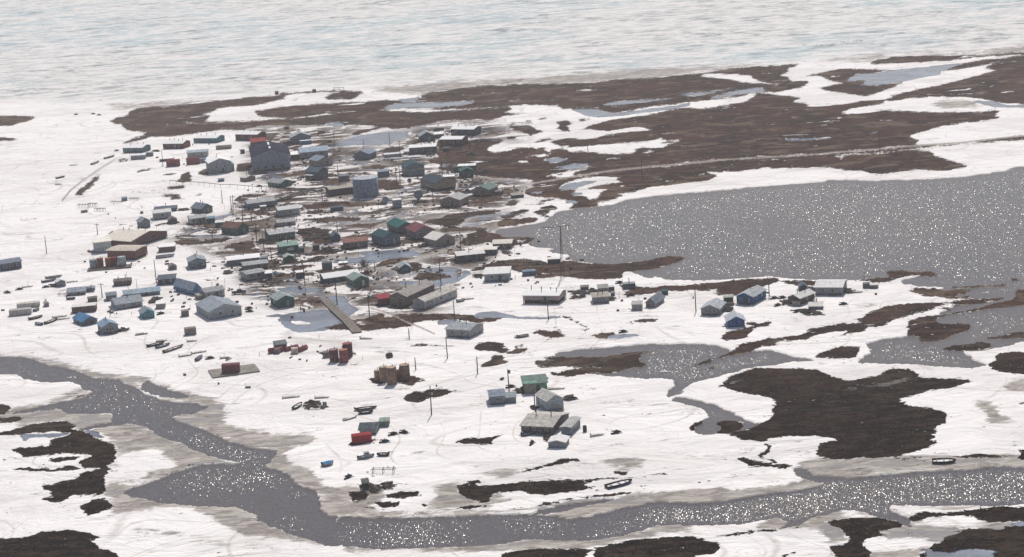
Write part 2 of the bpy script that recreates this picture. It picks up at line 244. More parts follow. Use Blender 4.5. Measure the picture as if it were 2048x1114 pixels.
(TU,'J','-300,1030 0,1015 150,1000 250,965 400,960 520,975 600,1005 560,1030 600,1060 700,1090 740,1112 760,1200 -300,1200'),
(DI,'I','-30,730 100,700 300,730 250,800 -30,900'),(DI,'I','560,700 750,660 850,700 1000,760 900,830 500,840 560,760'), (DI,'I','30,800 300,880 700,890 1100,860 1350,820 1700,760 2060,720 2060,800 1650,900 1300,930 700,900 0,890'),
(DI,'I','0,1040 300,1060 900,1030 1400,1000 1700,960 2060,910 2060,960 1500,1050 900,1090 300,1080 0,1075'),
(WA,'I','-10,870 200,880 400,885 600,885 800,875 1000,868 1200,875 1330,900 1450,880 1650,830 1800,800 2060,790 2060,930 1850,935 1650,985 1500,1010 1300,1020 1150,1015 900,1040 600,1055 300,1065 -10,1050'),
(WA,'I','1150,830 1300,800 1600,780 1300,850 1150,870'),
(TU,'I','60,740 150,735 160,765 130,790 70,790 50,770'), (TU,'I','280,760 380,738 460,735 460,760 380,780 320,782'), (TU,'I','110,690 220,685 230,720 130,715'), (TU,'I','220,800 340,800 360,825 250,830'),
(TU,'I','670,700 760,670 860,665 800,700 900,700 1050,685 1250,670 1450,665 1480,680 1400,690 1500,715 1400,735 1200,745 1110,745 1080,725 950,740 880,760 920,790 860,800 820,780 740,770 690,740'),
(TU,'I','1060,615 1150,595 1230,568 1310,542 1410,550 1330,575 1240,590 1120,610'), (TU,'I','700,455 740,430 860,425 980,398 900,440 880,455 780,460'), (TU,'I','1580,608 1650,612 1700,632 1640,635'),
(DI,'I','860,640 1000,600 1100,580 1000,640 900,650'), (DI,'I','1540,560 1700,540 1800,560 1780,590 1640,600'),
(TU,'I','365,180 430,155 560,130 670,140 600,175 500,195 450,210 390,200'),
(TU,'I','170,80 230,60 400,60 530,76 440,85 400,108 370,100 300,90 230,108'),
(TU,'I','480,815 560,810 500,830'), (TU,'I','670,830 800,812 900,815 780,838'), (TU,'I','1140,795 1280,785 1200,800'),
(TU,'I','1470,1090 1560,1055 1750,1020 1900,1008 2060,1005 2060,1200 1450,1200'), (TU,'I','860,1112 1000,1090 1250,1070 1400,1065 1480,1075 1400,1112'),
(DI,'H','-10,740 200,720 400,720 700,690 740,660 700,620 900,600 1400,580 1850,540 2100,520 2100,600 1500,680 900,760 400,800 -10,840'),
(DI,'H','550,860 700,880 820,860 1000,840 1300,900 1250,840 1300,800 1700,800 2100,830 2700,900 2700,1200 1500,1114 1140,1114 1100,990 900,1050 850,940 700,960 500,960'),
(WA,'H','-10,800 200,800 400,770 600,740 760,715 880,690 720,650 680,620 700,590 800,640 1000,655 1200,640 1400,620 1700,605 1850,590 2048,585 2700,560 2700,830 2048,805 1700,812 1450,810 1260,815 1400,880 1380,940 1320,900 1200,890 1100,850 980,840 900,860 800,880 720,930 640,960 680,910 600,870 400,920 150,930 -10,930'),
(SN,'H','1260,820 1500,822 1680,830 1500,850 1400,880 1280,845'), (SN,'H','980,840 1060,850 1100,880 1000,875'),
(TU,'H','870,910 1000,890 1100,885 1200,890 1350,910 1340,935 1200,965 1230,990 1150,1000 1170,1050 1130,1112 950,1112 900,1060 1000,1050 1050,1010 960,960 880,930'),
(TU,'H','1510,870 1690,840 1820,820 1900,812 2100,835 2700,850 2700,1200 1300,1200 1500,1060 1600,1010 1700,950 1900,960 2060,890 2040,900 1880,915 1780,890 1700,875 1540,878'),
(SN,'H','1400,910 1520,890 1700,880 1800,910 1860,930 1700,940 1500,935'), (ME,'H','1380,1050 1450,1080 1600,1090 1700,1070 1900,1090 1800,1112 1500,1112'), (ME,'H','1950,930 2100,880 2100,930'),
(SN,'H','1150,1000 1350,990 1500,1010 1580,1030 1450,1060 1250,1090 1150,1080'),
(TU,'H','-10,1010 60,1005 180,1020 260,1035 250,1060 200,1095 -10,1112'), (TU,'H','300,985 450,965 640,955 630,975 500,970 330,990'), (TU,'H','620,1112 660,1085 720,1075 660,1105'), (TU,'H','1395,880 1500,850 1560,860 1510,885 1410,910'),
(TU,'H','305,628 390,620 370,636'), (TU,'H','80,690 240,665 160,685'),
(TU,'H','1560,530 1700,518 1800,510 1950,530 1800,535'), (TU,'H','2000,210 2060,205 2060,225'), (TU,'H','2010,490 2060,485 2060,545 2015,540'),
# left fields
(TU,'4','290,290 340,220 400,190 430,130 500,80 570,60 540,100 490,130 500,180 440,210 420,240 370,270 420,290'), (TU,'4','1420,135 1490,80 1500,40 1540,20 1580,60 1570,100 1600,120 1500,150'),
(TU,'4','1180,300 1290,275 1420,270 1490,290 1450,330 1360,340 1320,320 1380,300'), (TU,'4','1280,220 1330,190 1440,178 1540,185 1480,210 1340,222'), (TU,'4','980,40 1010,5 1090,-5 1180,10 1060,20'), (TU,'4','1600,290 1660,265 1730,270 1680,288'),
(TU,'4','730,630 760,610 850,603 850,618'), (TU,'4','1360,740 1560,725 1690,755 1600,780 1420,790'), (TU,'4','1360,800 1700,790 2005,745 2005,800 1700,835 1480,850'), (TU,'4','1780,930 1900,922 1860,940'), (TU,'4','1180,620 1300,600 1450,575 1450,595 1150,650'),
(TU,'8','300,262 420,235 360,262'), (TU,'8','570,220 800,225 640,245'), (ME,'4','1250,62 1350,45 1430,40 1380,60 1290,68'),
(ME,'1','60,870 160,850 150,860 70,880'),(TU,'1','1100,1050 1140,1010 1230,990 1230,1060 1150,1062'), (TU,'1','1510,1020 1520,940 1690,930 1690,1030 1580,1035'),
(TU,'7','980,150 1000,130 1080,140 1080,155'), (TU,'7','1030,1060 1060,1025 1100,1030 1100,1062'), (TU,'8','30,265 100,240 110,268'),
(TU,'12','210,765 230,735 300,740 320,760'), (TU,'12','500,710 620,700 640,720 780,690 830,715 700,755 600,770 560,820 480,880 380,895 280,895 230,880 300,830 260,805 440,790 560,755 600,745 500,735'),
(TU,'12','1040,575 1120,555 1250,560 1390,605 1210,615 1130,590'),
(TU,'14','1150,960 1200,930 1300,918 1380,915 1440,895 1600,880 1740,910 1600,930 1570,985 1480,990 1380,1020 1290,1035 1160,1000'),
(SN,'14','1420,935 1500,930 1500,945 1440,950'), (TU,'14','780,785 830,765 850,800 960,810 870,845 900,815'), (TU,'14','1160,830 1200,790 1250,745 1430,780 1300,800 1260,835 1200,845'), (TU,'14','200,490 260,470 300,540 340,560 600,540 680,490 600,470 620,520 560,560 480,590 380,585 240,520'),
(TU,'15','970,860 1010,840 1060,840 1100,915 1000,905'), (TU,'15','850,790 980,790 920,805'), (TU,'15','870,690 900,640 940,710 920,720'),
(TU,'16','410,520 470,480 690,455 800,440 780,460 500,520'), (TU,'14','1220,410 1330,388 1400,385 1550,400 1640,385 1760,398 1640,415 1350,405'), (TU,'14','1440,455 1600,450 1600,462 1500,462'),
(TU,'17','1340,1112 1560,1085 1700,1065 1850,1050 1900,1060 1600,1100 1500,1114'),
]
LINES = [  # class, view, width px, points
(RO,'L',3.2,'560,725 700,697 850,670 1000,645 1150,620 1300,600 1500,580 1800,550 2042,530'),
(RO,'C',3.0,'0,965 240,940 500,925 760,912 1000,890 1200,875 1350,860 1560,845 1700,835 2048,795 2700,720'),
(RO,'5',5,'330,640 700,560 900,545 1000,560'), (RO,'5',7,'850,590 880,620 930,650'),
(RO,'6',5,'700,320 900,240 1100,170 1370,50'), (RO,'6',5,'700,780 1000,720 1250,625 1500,560 1700,505'),
(RO,'2',4,'1260,400 1320,480 1500,450 1640,400'), (RO,'2',4,'1100,850 1350,900 1700,910 2005,900'),
(TU,'I',3,'60,790 150,830 280,858 450,870 620,873 800,862 950,845 1100,825 1250,800 1400,775 1550,760 1650,750'),
(TU,'I',1.6,'140,820 300,848 450,860 700,858'), (TU,'P',3,'1120,965 1280,958 1340,950'), (DI,'I',6,'30,790 200,850 600,868 1000,850 1500,780'),
(SN,'G',2.2,'830,475 960,487 1080,483 1160,435'), (SN,'J',2.5,'370,205 470,180 540,148'), (SN,'J',2.2,'1090,580 1200,572 1390,568'), (SN,'J',1.4,'740,722 860,690 950,680 1060,610'),
(SN,'H',1.8,'1700,610 1850,590 2048,583 2700,560'), (SN,'E',4,'-330,260 -80,262 0,255 250,236 600,205 900,181'),
(TU,'J',1.3,'760,710 900,660 1050,605'), (TU,'4',1.4,'900,258 1040,248 1260,215'), (DI,'4',2,'140,350 160,310 240,240 330,160 430,90 560,0'),
(DI,'J',2.5,'600,900 900,960 1200,1010 1500,1050 1800,1090'), (DI,'J',2.0,'700,910 1000,985 1350,1045'),
(RO,'9',3,'780,540 1000,600 1200,700 1350,760 1500,830'), (DI,'6',5,'700,950 900,920 1200,850'),
(TU,'15',2,'820,260 900,258 1040,262'), (TU,'16',1.5,'950,940 1280,945'), (TU,'11',2,'100,530 200,590 330,670'), (TU,'11',1.5,'700,560 730,520 790,430'),
(TU,'H',1.3,'1160,560 1400,540 1500,545'), (TU,'C',1.2,'740,270 900,265 1100,240 1260,205 1560,195'), (TU,'C',1.1,'820,275 1000,270 1200,250 1400,225 1560,210'), (TU,'C',1.0,'900,265 1150,230 1350,190'),
(TU,'A',.9,'120,610 300,600 600,590 900,572'), (TU,'B',1.3,'700,497 900,470 1150,462 1300,440'), (TU,'B',1,'560,505 900,495 1100,470'),
]
IW, IH = 2048, 1114
MX = 400   # margin kept round the frame
cls = np.zeros((IH+2*MX, IW+2*MX), np.uint8)
def fillpoly(pts, c):
    P = np.array(pts)+MX
    y0, y1 = max(0, int(P[:, 1].min())-1), min(cls.shape[0]-1, int(P[:, 1].max())+1)
    X, Y = P[:, 0], P[:, 1]; X2, Y2 = np.roll(X, -1), np.roll(Y, -1)
    for y in range(y0, y1+1):
        yc = y+.5
        k = (Y <= yc) != (Y2 <= yc)
        if not k.any(): continue
        xs = np.sort(X[k]+(yc-Y[k])/(Y2[k]-Y[k])*(X2[k]-X[k]))
        for a, b in zip(xs[::2], xs[1::2]):
            a, b = int(max(0, math.ceil(a-.5))), int(min(cls.shape[1], math.floor(b+.5)))
            if b > a: cls[y, a:b] = c
def parse(v, s):
    v = int(v) if v.isdigit() else v
    return [full(v, *map(float, t.split(','))) for t in s.split()]
for c, v, s in LAND:
    p = parse(v, s)
    if len(p) > 2: fillpoly(p, c)
for c, v, wd, s in LINES:
    p = parse(v, s)
    for a, b in zip(p, p[1:]):
        d = np.array((b[0]-a[0], b[1]-a[1])); L = math.hypot(*d); n = np.array((-d[1], d[0]))/L*wd/2; d = d/L*wd*.3
        fillpoly([(a[0]+n[0]-d[0], a[1]+n[1]-d[1]), (b[0]+n[0]+d[0], b[1]+n[1]+d[1]), (b[0]-n[0]+d[0], b[1]-n[1]+d[1]), (a[0]-n[0]-d[0], a[1]-n[1]-d[1])], c)
# beyond the traced part every shape runs on a while and tapers out into snow
def taper(n, seed):
    rg_ = np.random.RandomState(seed); k = rg_.rand(n//26+3); x_ = np.arange(n)/26.0; i_ = x_.astype(int); f_ = x_-i_; f_ = f_*f_*(3-2*f_)
    return 50+320*(k[i_]*(1-f_)+k[i_+1]*f_)*(.75+.25*rg_.rand(n//26+3)[i_])
for side_, e_ in (('r', IW-4+MX), ('l', 3+MX)):
    src = cls[:, e_].copy(); Lh = taper(cls.shape[0], 4 if side_ == 'r' else 9)
    for d_ in range(1, MX+4):
        x_ = e_+d_ if side_ == 'r' else e_-d_
        if 0 <= x_ < cls.shape[1]: cls[:, x_] = np.where((src == IC) | (d_ < Lh), np.roll(src, -int(d_*.07) if side_ == 'r' else int(d_*.07)), SN)
src = cls[IH-4+MX].copy(); Lh = taper(cls.shape[1], 15)
for d_ in range(1, MX+4): cls[IH-4+MX+d_ if IH-4+MX+d_ < cls.shape[0] else -1] = np.where(d_ < Lh, np.roll(src, int(d_*.2)), SN)
def box(a, r, ax):
    if r < 1: return a
    k = 2*r+1
    p = np.pad(a, [(r+1, r) if i == ax else (0, 0) for i in range(2)], mode='edge')
    s = np.cumsum(p, axis=ax, dtype=np.float64)
    return ((s[k:] - s[:-k]) if ax == 0 else (s[:, k:] - s[:, :-k])).astype(np.float32)/k
def field(c, rx, ry, it=2):
    a = (cls == c).astype(np.float32)
    for _ in range(it): a = box(box(a, rx, 1), ry, 0)
    return a
FT, FW, FM, FD, FI, FR, FV = .5*field(TU,1,1)+.5*field(TU,5,3), field(WA,1,1), field(ME,2,1), field(DI,10,5), field(IC,14,6), field(RO,1,0,1), field(VI,12,8)
# ---------------------------------------------------------------- the ground mesh
def vnoise(x, y, seed):
    xi, yi = np.floor(x).astype(np.int64), np.floor(y).astype(np.int64); fx, fy = x-xi, y-yi
    fx, fy = fx*fx*(3-2*fx), fy*fy*(3-2*fy)
    def h(i, j):
        n = (i*374761393 + j*668265263 + seed*974711) & 0xffffffff
        n = ((n ^ (n >> 13))*1274126177) & 0xffffffff
        return ((n ^ (n >> 16)) & 0xffff)/65535.0
    a, b, c, d = h(xi, yi), h(xi+1, yi), h(xi, yi+1), h(xi+1, yi+1)
    return (a*(1-fx)+b*fx)*(1-fy)+(c*(1-fx)+d*fx)*fy
def fbm(x, y, sc, oc, seed, g=.5):
    s = 0; a = 1.0; t = 0
    for o in range(oc):
        s = s+a*vnoise(x*sc*2**o+17.3*o, y*sc*2**o+9.1*o, seed+o); t += a; a *= g
    return s/t-.5
vs = np.concatenate([np.arange(1500, 800, -35), np.arange(800, -690, -1.9)])
tdep = (vs*CP+F*SP)/(F*CP-vs*SP)
dist = np.concatenate([[-200, 60], CH/tdep, [4300, 5600, 8000, 12000, 20000, 34000]])
us = np.concatenate([[-1.6, -1.0, -.7, -.5, -.42], np.arange(-.36, .3601, .00062), [.42, .5, .7, 1.0, 1.6]])
Yg, Ug = np.meshgrid(dist, us, indexing='ij')
Xg = Ug*np.maximum(Yg, 250)
NR, NC = Yg.shape
def sampl(X, Y):
    """the land fields at world points"""
    dz = -CH
    w_ = Y*CP-dz*SP
    u_ = X/w_*F; v_ = (-Y*SP-dz*CP)/w_*F
    return 1024+u_*CR+v_*SR, 557-u_*SR+v_*CR
Ys = np.maximum(Yg, 100)
px, py = sampl(Xg, Ys)
ms = np.maximum(Ys, 400)/F
wx = fbm(Xg, Yg, .09, 6, 3, .72)*15
wy = fbm(Xg, Yg, .09, 6, 8, .72)*15
sx = np.clip(px+wx/(ms*2.6)+MX, 0, cls.shape[1]-1.01); sy = np.clip(py+wy*.24/(ms*2.6)+MX, 0, cls.shape[0]-1.01)
def bil(fld, x, y):
    i, j = y.astype(int), x.astype(int); fy, fx = y-i, x-j
    return ((fld[i, j]*(1-fx)+fld[i, j+1]*fx)*(1-fy)+(fld[i+1, j]*(1-fx)+fld[i+1, j+1]*fx)*fy)
T, W_, M_, D_, I_, R_, V_ = [bil(f, sx, sy) for f in (FT, FW, FM, FD, FI, FR, FV)]
R_ = bil(FR, np.clip(px+MX, 0, cls.shape[1]-1.01), np.clip(py+MX, 0, cls.shape[0]-1.01))
def ss(x, a, b):
    t = np.clip((x-a)/(b-a), 0, 1); return t*t*(3-2*t)
drift = fbm(Xg, Yg*.55, .045, 4, 50)*.9+fbm(Xg, Yg, .3, 3, 60)*.22
inside = ss(Yg, 200, 300)*ss(-Yg, -2600, -2000)
Z = .18+drift*.34*(1-I_)*inside
tuft = fbm(Xg, Yg, .5, 3, 70)*.5+fbm(Xg, Yg, .13, 2, 75)*.35
Z = Z+ss(T, .3, .7)*(-.05+tuft*.55)*inside
Z = Z*(1-ss(np.maximum(M_, D_*.7)+R_, .2, .9)*.75)
Z = np.maximum(Z, .03)
Z = Z*(1-ss(W_, .15, .5)) - ss(W_, .38, .62)*.9
rough = fbm(Xg, Yg, .16, 4, 90)
Z = Z+I_*(np.maximum(rough, 0)*1.3)*ss(-Yg, -4000, -2500)
WL = -.12
me = bpy.data.meshes.new('ground')
co = np.stack([Xg, Yg, Z], -1).reshape(-1, 3).astype(np.float32)
me.vertices.add(NR*NC); me.vertices.foreach_set('co', co.ravel())
idx = np.arange(NR*NC).reshape(NR, NC)
q = np.stack([idx[:-1, :-1], idx[:-1, 1:], idx[1:, 1:], idx[1:, :-1]], -1).reshape(-1, 4)
me.loops.add(q.size); me.loops.foreach_set('vertex_index', q.ravel().astype(np.int32))
me.polygons.add(len(q)); me.polygons.foreach_set('loop_start', np.arange(0, q.size, 4, dtype=np.int32))
me.polygons.foreach_set('use_smooth', np.ones(len(q), bool))
me.update(calc_edges=True)
for nm, chans in (('cover_a', (T, W_, M_)), ('cover_b', (D_, I_, R_)), ('cover_c', (V_, np.zeros_like(T), np.zeros_like(T)))):
    at = me.color_attributes.new(nm, 'FLOAT_COLOR', 'POINT')
    at.data.foreach_set('color', np.stack([*chans, np.ones_like(T)], -1).astype(np.float32).ravel())
ground = bpy.data.objects.new('ground', me); col.objects.link(ground); tag(ground, kind='structure')
def gz(x, y):                                   # height of the modelled ground
    j = np.searchsorted(us, x/max(y, 250)); i = np.searchsorted(dist, y)
    i = min(max(i, 1), NR-1); j = min(max(j, 1), NC-1)
    return float(max(Z[i-1:i+1, j-1:j+1].mean(), WL))
# ---------------------------------------------------------------- ground material
gm, nt, bs = newmat('snow_and_tundra')
me.materials.append(gm)
geo = nd(nt, 'ShaderNodeNewGeometry'); P = geo.outputs['Position']
def attr(n):
    a = nd(nt, 'ShaderNodeAttribute', attribute_name=n); s = nd(nt, 'ShaderNodeSeparateColor'); lk(nt, a.outputs['Color'], s.inputs[0]); return s.outputs
aT, aW, aM = attr('cover_a'); aD, aI, aR = attr('cover_b'); aV = attr('cover_c')[0]
n_f = noise(nt, P, .9, 4, .65, (.8, 1, 1))              # fine
n_m = noise(nt, P, .16, 6, .66, (.8, 1, 1), .12)        # medium
n_l = noise(nt, P, .03, 4, .55, (.9, 1, 1), .1)         # large
n_s = noise(nt, P, .05, 7, .66, (.55, 1, 1), .0, .6)   # streaks for melt patches
n_v = noise(nt, P, .075, 7, .7, (.6, 1, 1), -.1, .9)
c = lambda v: math_(nt, 'SUBTRACT', v, .5)
# tundra amount
e = math_(nt, 'MULTIPLY_ADD', c(n_f), 1.8, aT)
e = math_(nt, 'MULTIPLY_ADD', c(n_m), 1.7, e)
e = math_(nt, 'MULTIPLY_ADD', c(n_v), .7, e)
tun = sstep(nt, e, .42, .54)
sepP = nd(nt, 'ShaderNodeSeparateXYZ'); lk(nt, P, sepP.inputs[0])
near = sstep(nt, sepP.outputs[1], 640, 520)
holes = math_(nt, 'MULTIPLY', sstep(nt, math_(nt, 'MULTIPLY_ADD', c(n_f), .12, n_s), .632, .648), math_(nt, 'SUBTRACT', 1.0, near))      # small snow remnants inside the tundra
tun = math_(nt, 'MULTIPLY', tun, math_(nt, 'SUBTRACT', 1.0, holes))
vil = math_(nt, 'MULTIPLY', aV, sstep(nt, math_(nt, 'MULTIPLY_ADD', c(n_f), .16, n_v), .468, .488))
spots = sstep(nt, math_(nt, 'MULTIPLY_ADD', c(n_f), .10, math_(nt, 'MULTIPLY_ADD', aI, -.4, n_s)), .725, .735)
tun = math_(nt, 'MAXIMUM', math_(nt, 'MAXIMUM', tun, vil), math_(nt, 'MULTIPLY', spots, math_(nt, 'SUBTRACT', 1.0, aI)), clamp=True)
# colours
tc = mixc(nt, sstep(nt, n_m, .36, .64), (.036, .023, .020), (.125, .078, .062))
tc = mixc(nt, sstep(nt, n_f, .38, .72), mixc(nt, .5, tc, (.026, .022, .018)), tc)
tc = mixc(nt, math_(nt, 'MULTIPLY', sstep(nt, n_l, .48, .62), .6), tc, (.095, .050, .038))
tc = mixc(nt, math_(nt, 'MULTIPLY', sstep(nt, n_s, .50, .60), .6), tc, (.030, .024, .022))
tc = mixc(nt, math_(nt, 'MULTIPLY', sstep(nt, n_v, .52, .60), .60), tc, (.20, .150, .108))
# the low wet tundra by the river grows darker sedge and crowberry
tc = mixc(nt, math_(nt, 'MULTIPLY', near, .85), tc, mixc(nt, sstep(nt, math_(nt, 'MULTIPLY_ADD', c(n_f), .5, noise(nt, P, .30, 6, .72, (.5, 1.2, 1), .05, .5)), .44, .64), (.006, .0045, .004), (.055, .036, .025)))
sc_ = mixc(nt, n_l, (.82, .785, .765), (.88, .85, .825))
n_t = noise(nt, P, .22, 5, .7, (.35, 1.3, 1), .5, 2.5)  # sled and snow-machine tracks, wind crust
trk = math_(nt, 'MULTIPLY', sstep(nt, n_t, .56, .70), math_(nt, 'SUBTRACT', 1.0, aI))
sc_ = mixc(nt, math_(nt, 'MULTIPLY', trk, .40), sc_, (.52, .475, .45))
grime = math_(nt, 'MULTIPLY', sstep(nt, noise(nt, P, .025, 7, .68, (.6, 1.1, 1), .1, .8), .45, .64), .50)
sc_ = mixc(nt, grime, sc_, (.60, .565, .545))
sc_ = mixc(nt, math_(nt, 'MULTIPLY', aV, .30), sc_, (.56, .50, .46))
# thin winding tracks: level lines of a slow noise, as machines circle the village
def tracks(scale, n_, off, wdt):
    lo = noise(nt, P, scale, 1.5, .4, (.7, 1, 1), off, .3)
    fr = math_(nt, 'FRACT', math_(nt, 'MULTIPLY', lo, n_))
    return sstep(nt, math_(nt, 'ABSOLUTE', math_(nt, 'SUBTRACT', fr, .5)), wdt, 0.0)
tk = math_(nt, 'MAXIMUM', tracks(.0045, 30, .2, .035), math_(nt, 'MAXIMUM', tracks(.008, 22, -.5, .04), tracks(.013, 16, .9, .035)))
tk = math_(nt, 'MULTIPLY', math_(nt, 'MULTIPLY', tk, math_(nt, 'SUBTRACT', 1.0, aI)), sstep(nt, n_l, .40, .55))
sc_ = mixc(nt, math_(nt, 'MULTIPLY', tk, .50), sc_, (.44, .40, .375))
# sea ice
i_s = noise(nt, P, .060, 8, .78, (.8, 1.2, 1), .03, .4)
i_b = noise(nt, P, .0042, 6, .66, (.8, .8, 1), .12, .5)
i_f = noise(nt, P, .16, 6, .75, (.5, 1, 1), .05, .5)
i_m = noise(nt, P, .016, 8, .76, (.75, 1.1, 1), .06, .5)
ic = mixc(nt, sstep(nt, i_s, .42, .56), (.34, .365, .355), (.73, .70, .675))
ic = mixc(nt, math_(nt, 'MULTIPLY', sstep(nt, i_m, .42, .56), .45), ic, (.78, .755, .735))
teal = math_(nt, 'MULTIPLY', sstep(nt, i_b, .44, .60), sstep(nt, math_(nt, 'MULTIPLY_ADD', c(i_m), 1.0, i_s), .60, .44))
ic = mixc(nt, math_(nt, 'MULTIPLY', teal, .75), ic, (.40, .51, .54))
crk = sstep(nt, math_(nt, 'ADD', i_s, math_(nt, 'MULTIPLY', c(i_m), .9)), .40, .34)
ic = mixc(nt, math_(nt, 'MULTIPLY', crk, .85), ic, (.18, .22, .25))
# puddled dirty ice
dc = mixc(nt, sstep(nt, noise(nt, P, .25, 7, .74, (.5, 1.1, 1), .05, 1.0), .40, .60), (.17, .142, .120), (.42, .375, .33))
dc = mixc(nt, sstep(nt, n_v, .52, .62), dc, (.20, .19, .19))
n_d = noise(nt, P, .22, 7, .74, (.45, 1.1, 1), .06, 1.0)
dirt = math_(nt, 'MULTIPLY', sstep(nt, math_(nt, 'MULTIPLY_ADD', c(n_d), 3.2, math_(nt, 'MULTIPLY_ADD', c(n_v), 1.6, math_(nt, 'MULTIPLY', aD, 1.25))), .26, .80), .90)
base = mixc(nt, aI, sc_, ic)
base = mixc(nt, dirt, base, dc)
base = mixc(nt, tun, base, tc)
rd = mixc(nt, n_m, (.26, .21, .18), (.42, .36, .32))
road = sstep(nt, math_(nt, 'MULTIPLY_ADD', c(n_f), .3, aR), .3, .6)
base = mixc(nt, math_(nt, 'MULTIPLY', road, .85), base, rd)
# mud where land dips under the water
base = mixc(nt, sstep(nt, math_(nt, 'MULTIPLY_ADD', c(n_m), .5, aW), .10, .45), base, mixc(nt, n_m, (.10, .085, .075), (.55, .48, .40)))
mel = sstep(nt, math_(nt, 'MULTIPLY_ADD', c(n_f), .4, math_(nt, 'MULTIPLY_ADD', c(n_s), 1.6, math_(nt, 'MULTIPLY_ADD', c(n_m), .6, aM))), .42, .56)
vmel = math_(nt, 'MULTIPLY', aV, sstep(nt, noise(nt, P, .05, 6, .68, (.6, 1, 1), 0, .8), .585, .60))
mel = math_(nt, 'MAXIMUM', mel, vmel)
base = mixc(nt, math_(nt, 'MULTIPLY', mel, .92), base, mixc(nt, sstep(nt, n_v, .42, .58), (.045, .060, .095), (.130, .165, .225)))
lk(nt, base, bs.inputs['Base Color'])
lk(nt, math_(nt, 'MULTIPLY_ADD', mel, -.62, .88), bs.inputs['Roughness'])
lk(nt, math_(nt, 'MULTIPLY', math_(nt, 'SUBTRACT', 1.0, tun), .25), bs.inputs['Specular IOR Level'])
# relief: soft on snow, tufty on tundra, none on water
hs = math_(nt, 'MULTIPLY_ADD', noise(nt, P, .07, 6, .62, (.7, 1, 1), .4, 1.2), 1.9, math_(nt, 'MULTIPLY', noise(nt, P, .55, 4, .65, (.6, 1, 1), .4, 1.0), .30))
ht = math_(nt, 'MULTIPLY', noise(nt, P, 1.1, 5, .75), 1.1)
hh = nd(nt, 'ShaderNodeMix', data_type='FLOAT'); lk(nt, tun, hh.inputs[0]); lk(nt, hs, hh.inputs[2]); lk(nt, ht, hh.inputs[3])
hh2 = math_(nt, 'MULTIPLY', hh.outputs[0], math_(nt, 'SUBTRACT', 1.0, mel))
hh2 = math_(nt, 'MULTIPLY_ADD', math_(nt, 'MULTIPLY', i_f, aI), 1.2, hh2)
hh2 = math_(nt, 'MULTIPLY_ADD', tun, -.12, hh2)
bp = nd(nt, 'ShaderNodeBump'); bp.inputs['Strength'].default_value = .8; bp.inputs['Distance'].default_value = 1.0
lk(nt, hh2, bp.inputs['Height']); lk(nt, bp.outputs[0], bs.inputs['Normal'])
# ---------------------------------------------------------------- open water: one sheet, the land rises out of it
wm, nt, bs = newmat('lake_water')
geo = nd(nt, 'ShaderNodeNewGeometry'); P = geo.outputs['Position']
wc = mixc(nt, noise(nt, P, .02, 4, .6, (1, .4, 1)), (.010, .018, .048), (.075, .056, .052))
wc = mixc(nt, math_(nt, 'MULTIPLY', noise(nt, P, .5, 4, .7, (1, .35, 1)), .5), wc, (.085, .085, .10))
lk(nt, wc, bs.inputs['Base Color']); bs.inputs['Roughness'].default_value = .34; bs.inputs['IOR'].default_value = 1.33
bs.inputs['Specular IOR Level'].default_value = .34
bp = nd(nt, 'ShaderNodeBump'); bp.inputs['Strength'].default_value = .8; bp.inputs['Distance'].default_value = .9
lk(nt, noise(nt, P, .35, 6, .8, (1, .7, 1), .1), bp.inputs['Height']); lk(nt, bp.outputs[0], bs.inputs['Normal'])
# wavelet facets: every small cell of the surface leans its own way, a few of them throw the sun at the viewer
mp = nd(nt, 'ShaderNodeMapping'); lk(nt, P, mp.inputs[0]); mp.inputs['Scale'].default_value = (7.0, 1.9, 1)
vo = nd(nt, 'ShaderNodeTexVoronoi', feature='F1', distance='EUCLIDEAN'); lk(nt, mp.outputs[0], vo.inputs['Vector']); vo.inputs['Scale'].default_value = 1.0
sc = nd(nt, 'ShaderNodeSeparateColor'); lk(nt, vo.outputs['Color'], sc.inputs[0])
gl = nd(nt, 'ShaderNodeBsdfGlossy'); gl.inputs['Roughness'].default_value = .30; gl.inputs['Roughness'].default_value = .30
cv = nd(nt, 'ShaderNodeCombineXYZ')
lk(nt, math_(nt, 'MULTIPLY', math_(nt, 'SUBTRACT', sc.outputs[0], .4), .55), cv.inputs[0])
lk(nt, math_(nt, 'MULTIPLY_ADD', sc.outputs[1], -.6, -.05), cv.inputs[1]); cv.inputs[2].default_value = 1
nz = nd(nt, 'ShaderNodeVectorMath', operation='NORMALIZE'); lk(nt, cv.outputs[0], nz.inputs[0]); lk(nt, nz.outputs[0], gl.inputs['Normal'])
# open fetch is ruffled, sheltered margins are calm
ruf = noise(nt, P, .016, 4, .6, (1, .6, 1))
at = nd(nt, 'ShaderNodeAttribute', attribute_name='fetch')
sw = nd(nt, 'ShaderNodeSeparateXYZ'); lk(nt, P, sw.inputs[0])
amt = math_(nt, 'MULTIPLY_ADD', sstep(nt, sw.outputs[1], 640, 480), .40, .050)  # glint cells made denser close in, by depth alone
far_glint = sstep(nt, sw.outputs[1], 560, 720)
lk(nt, mixc(nt, far_glint, (.13, .125, .12), (.25, .24, .225)), gl.inputs['Color'])  # glint brightness put into the gloss colour, raised with distance
amt = math_(nt, 'MULTIPLY', amt, sstep(nt, math_(nt, 'MULTIPLY_ADD', far_glint, .12, ruf), .38, .58))
sel = math_(nt, 'MULTIPLY', math_(nt, 'GREATER_THAN', sc.outputs[2], math_(nt, 'SUBTRACT', 1.0, amt)), sstep(nt, vo.outputs['Distance'], .50, .40))
sel = math_(nt, 'MULTIPLY', sel, sstep(nt, at.outputs['Fac'], .66, .98))
mx = nd(nt, 'ShaderNodeMixShader'); lk(nt, sel, mx.inputs[0]); lk(nt, bs.outputs[0], mx.inputs[1]); lk(nt, gl.outputs[0], mx.inputs[2])
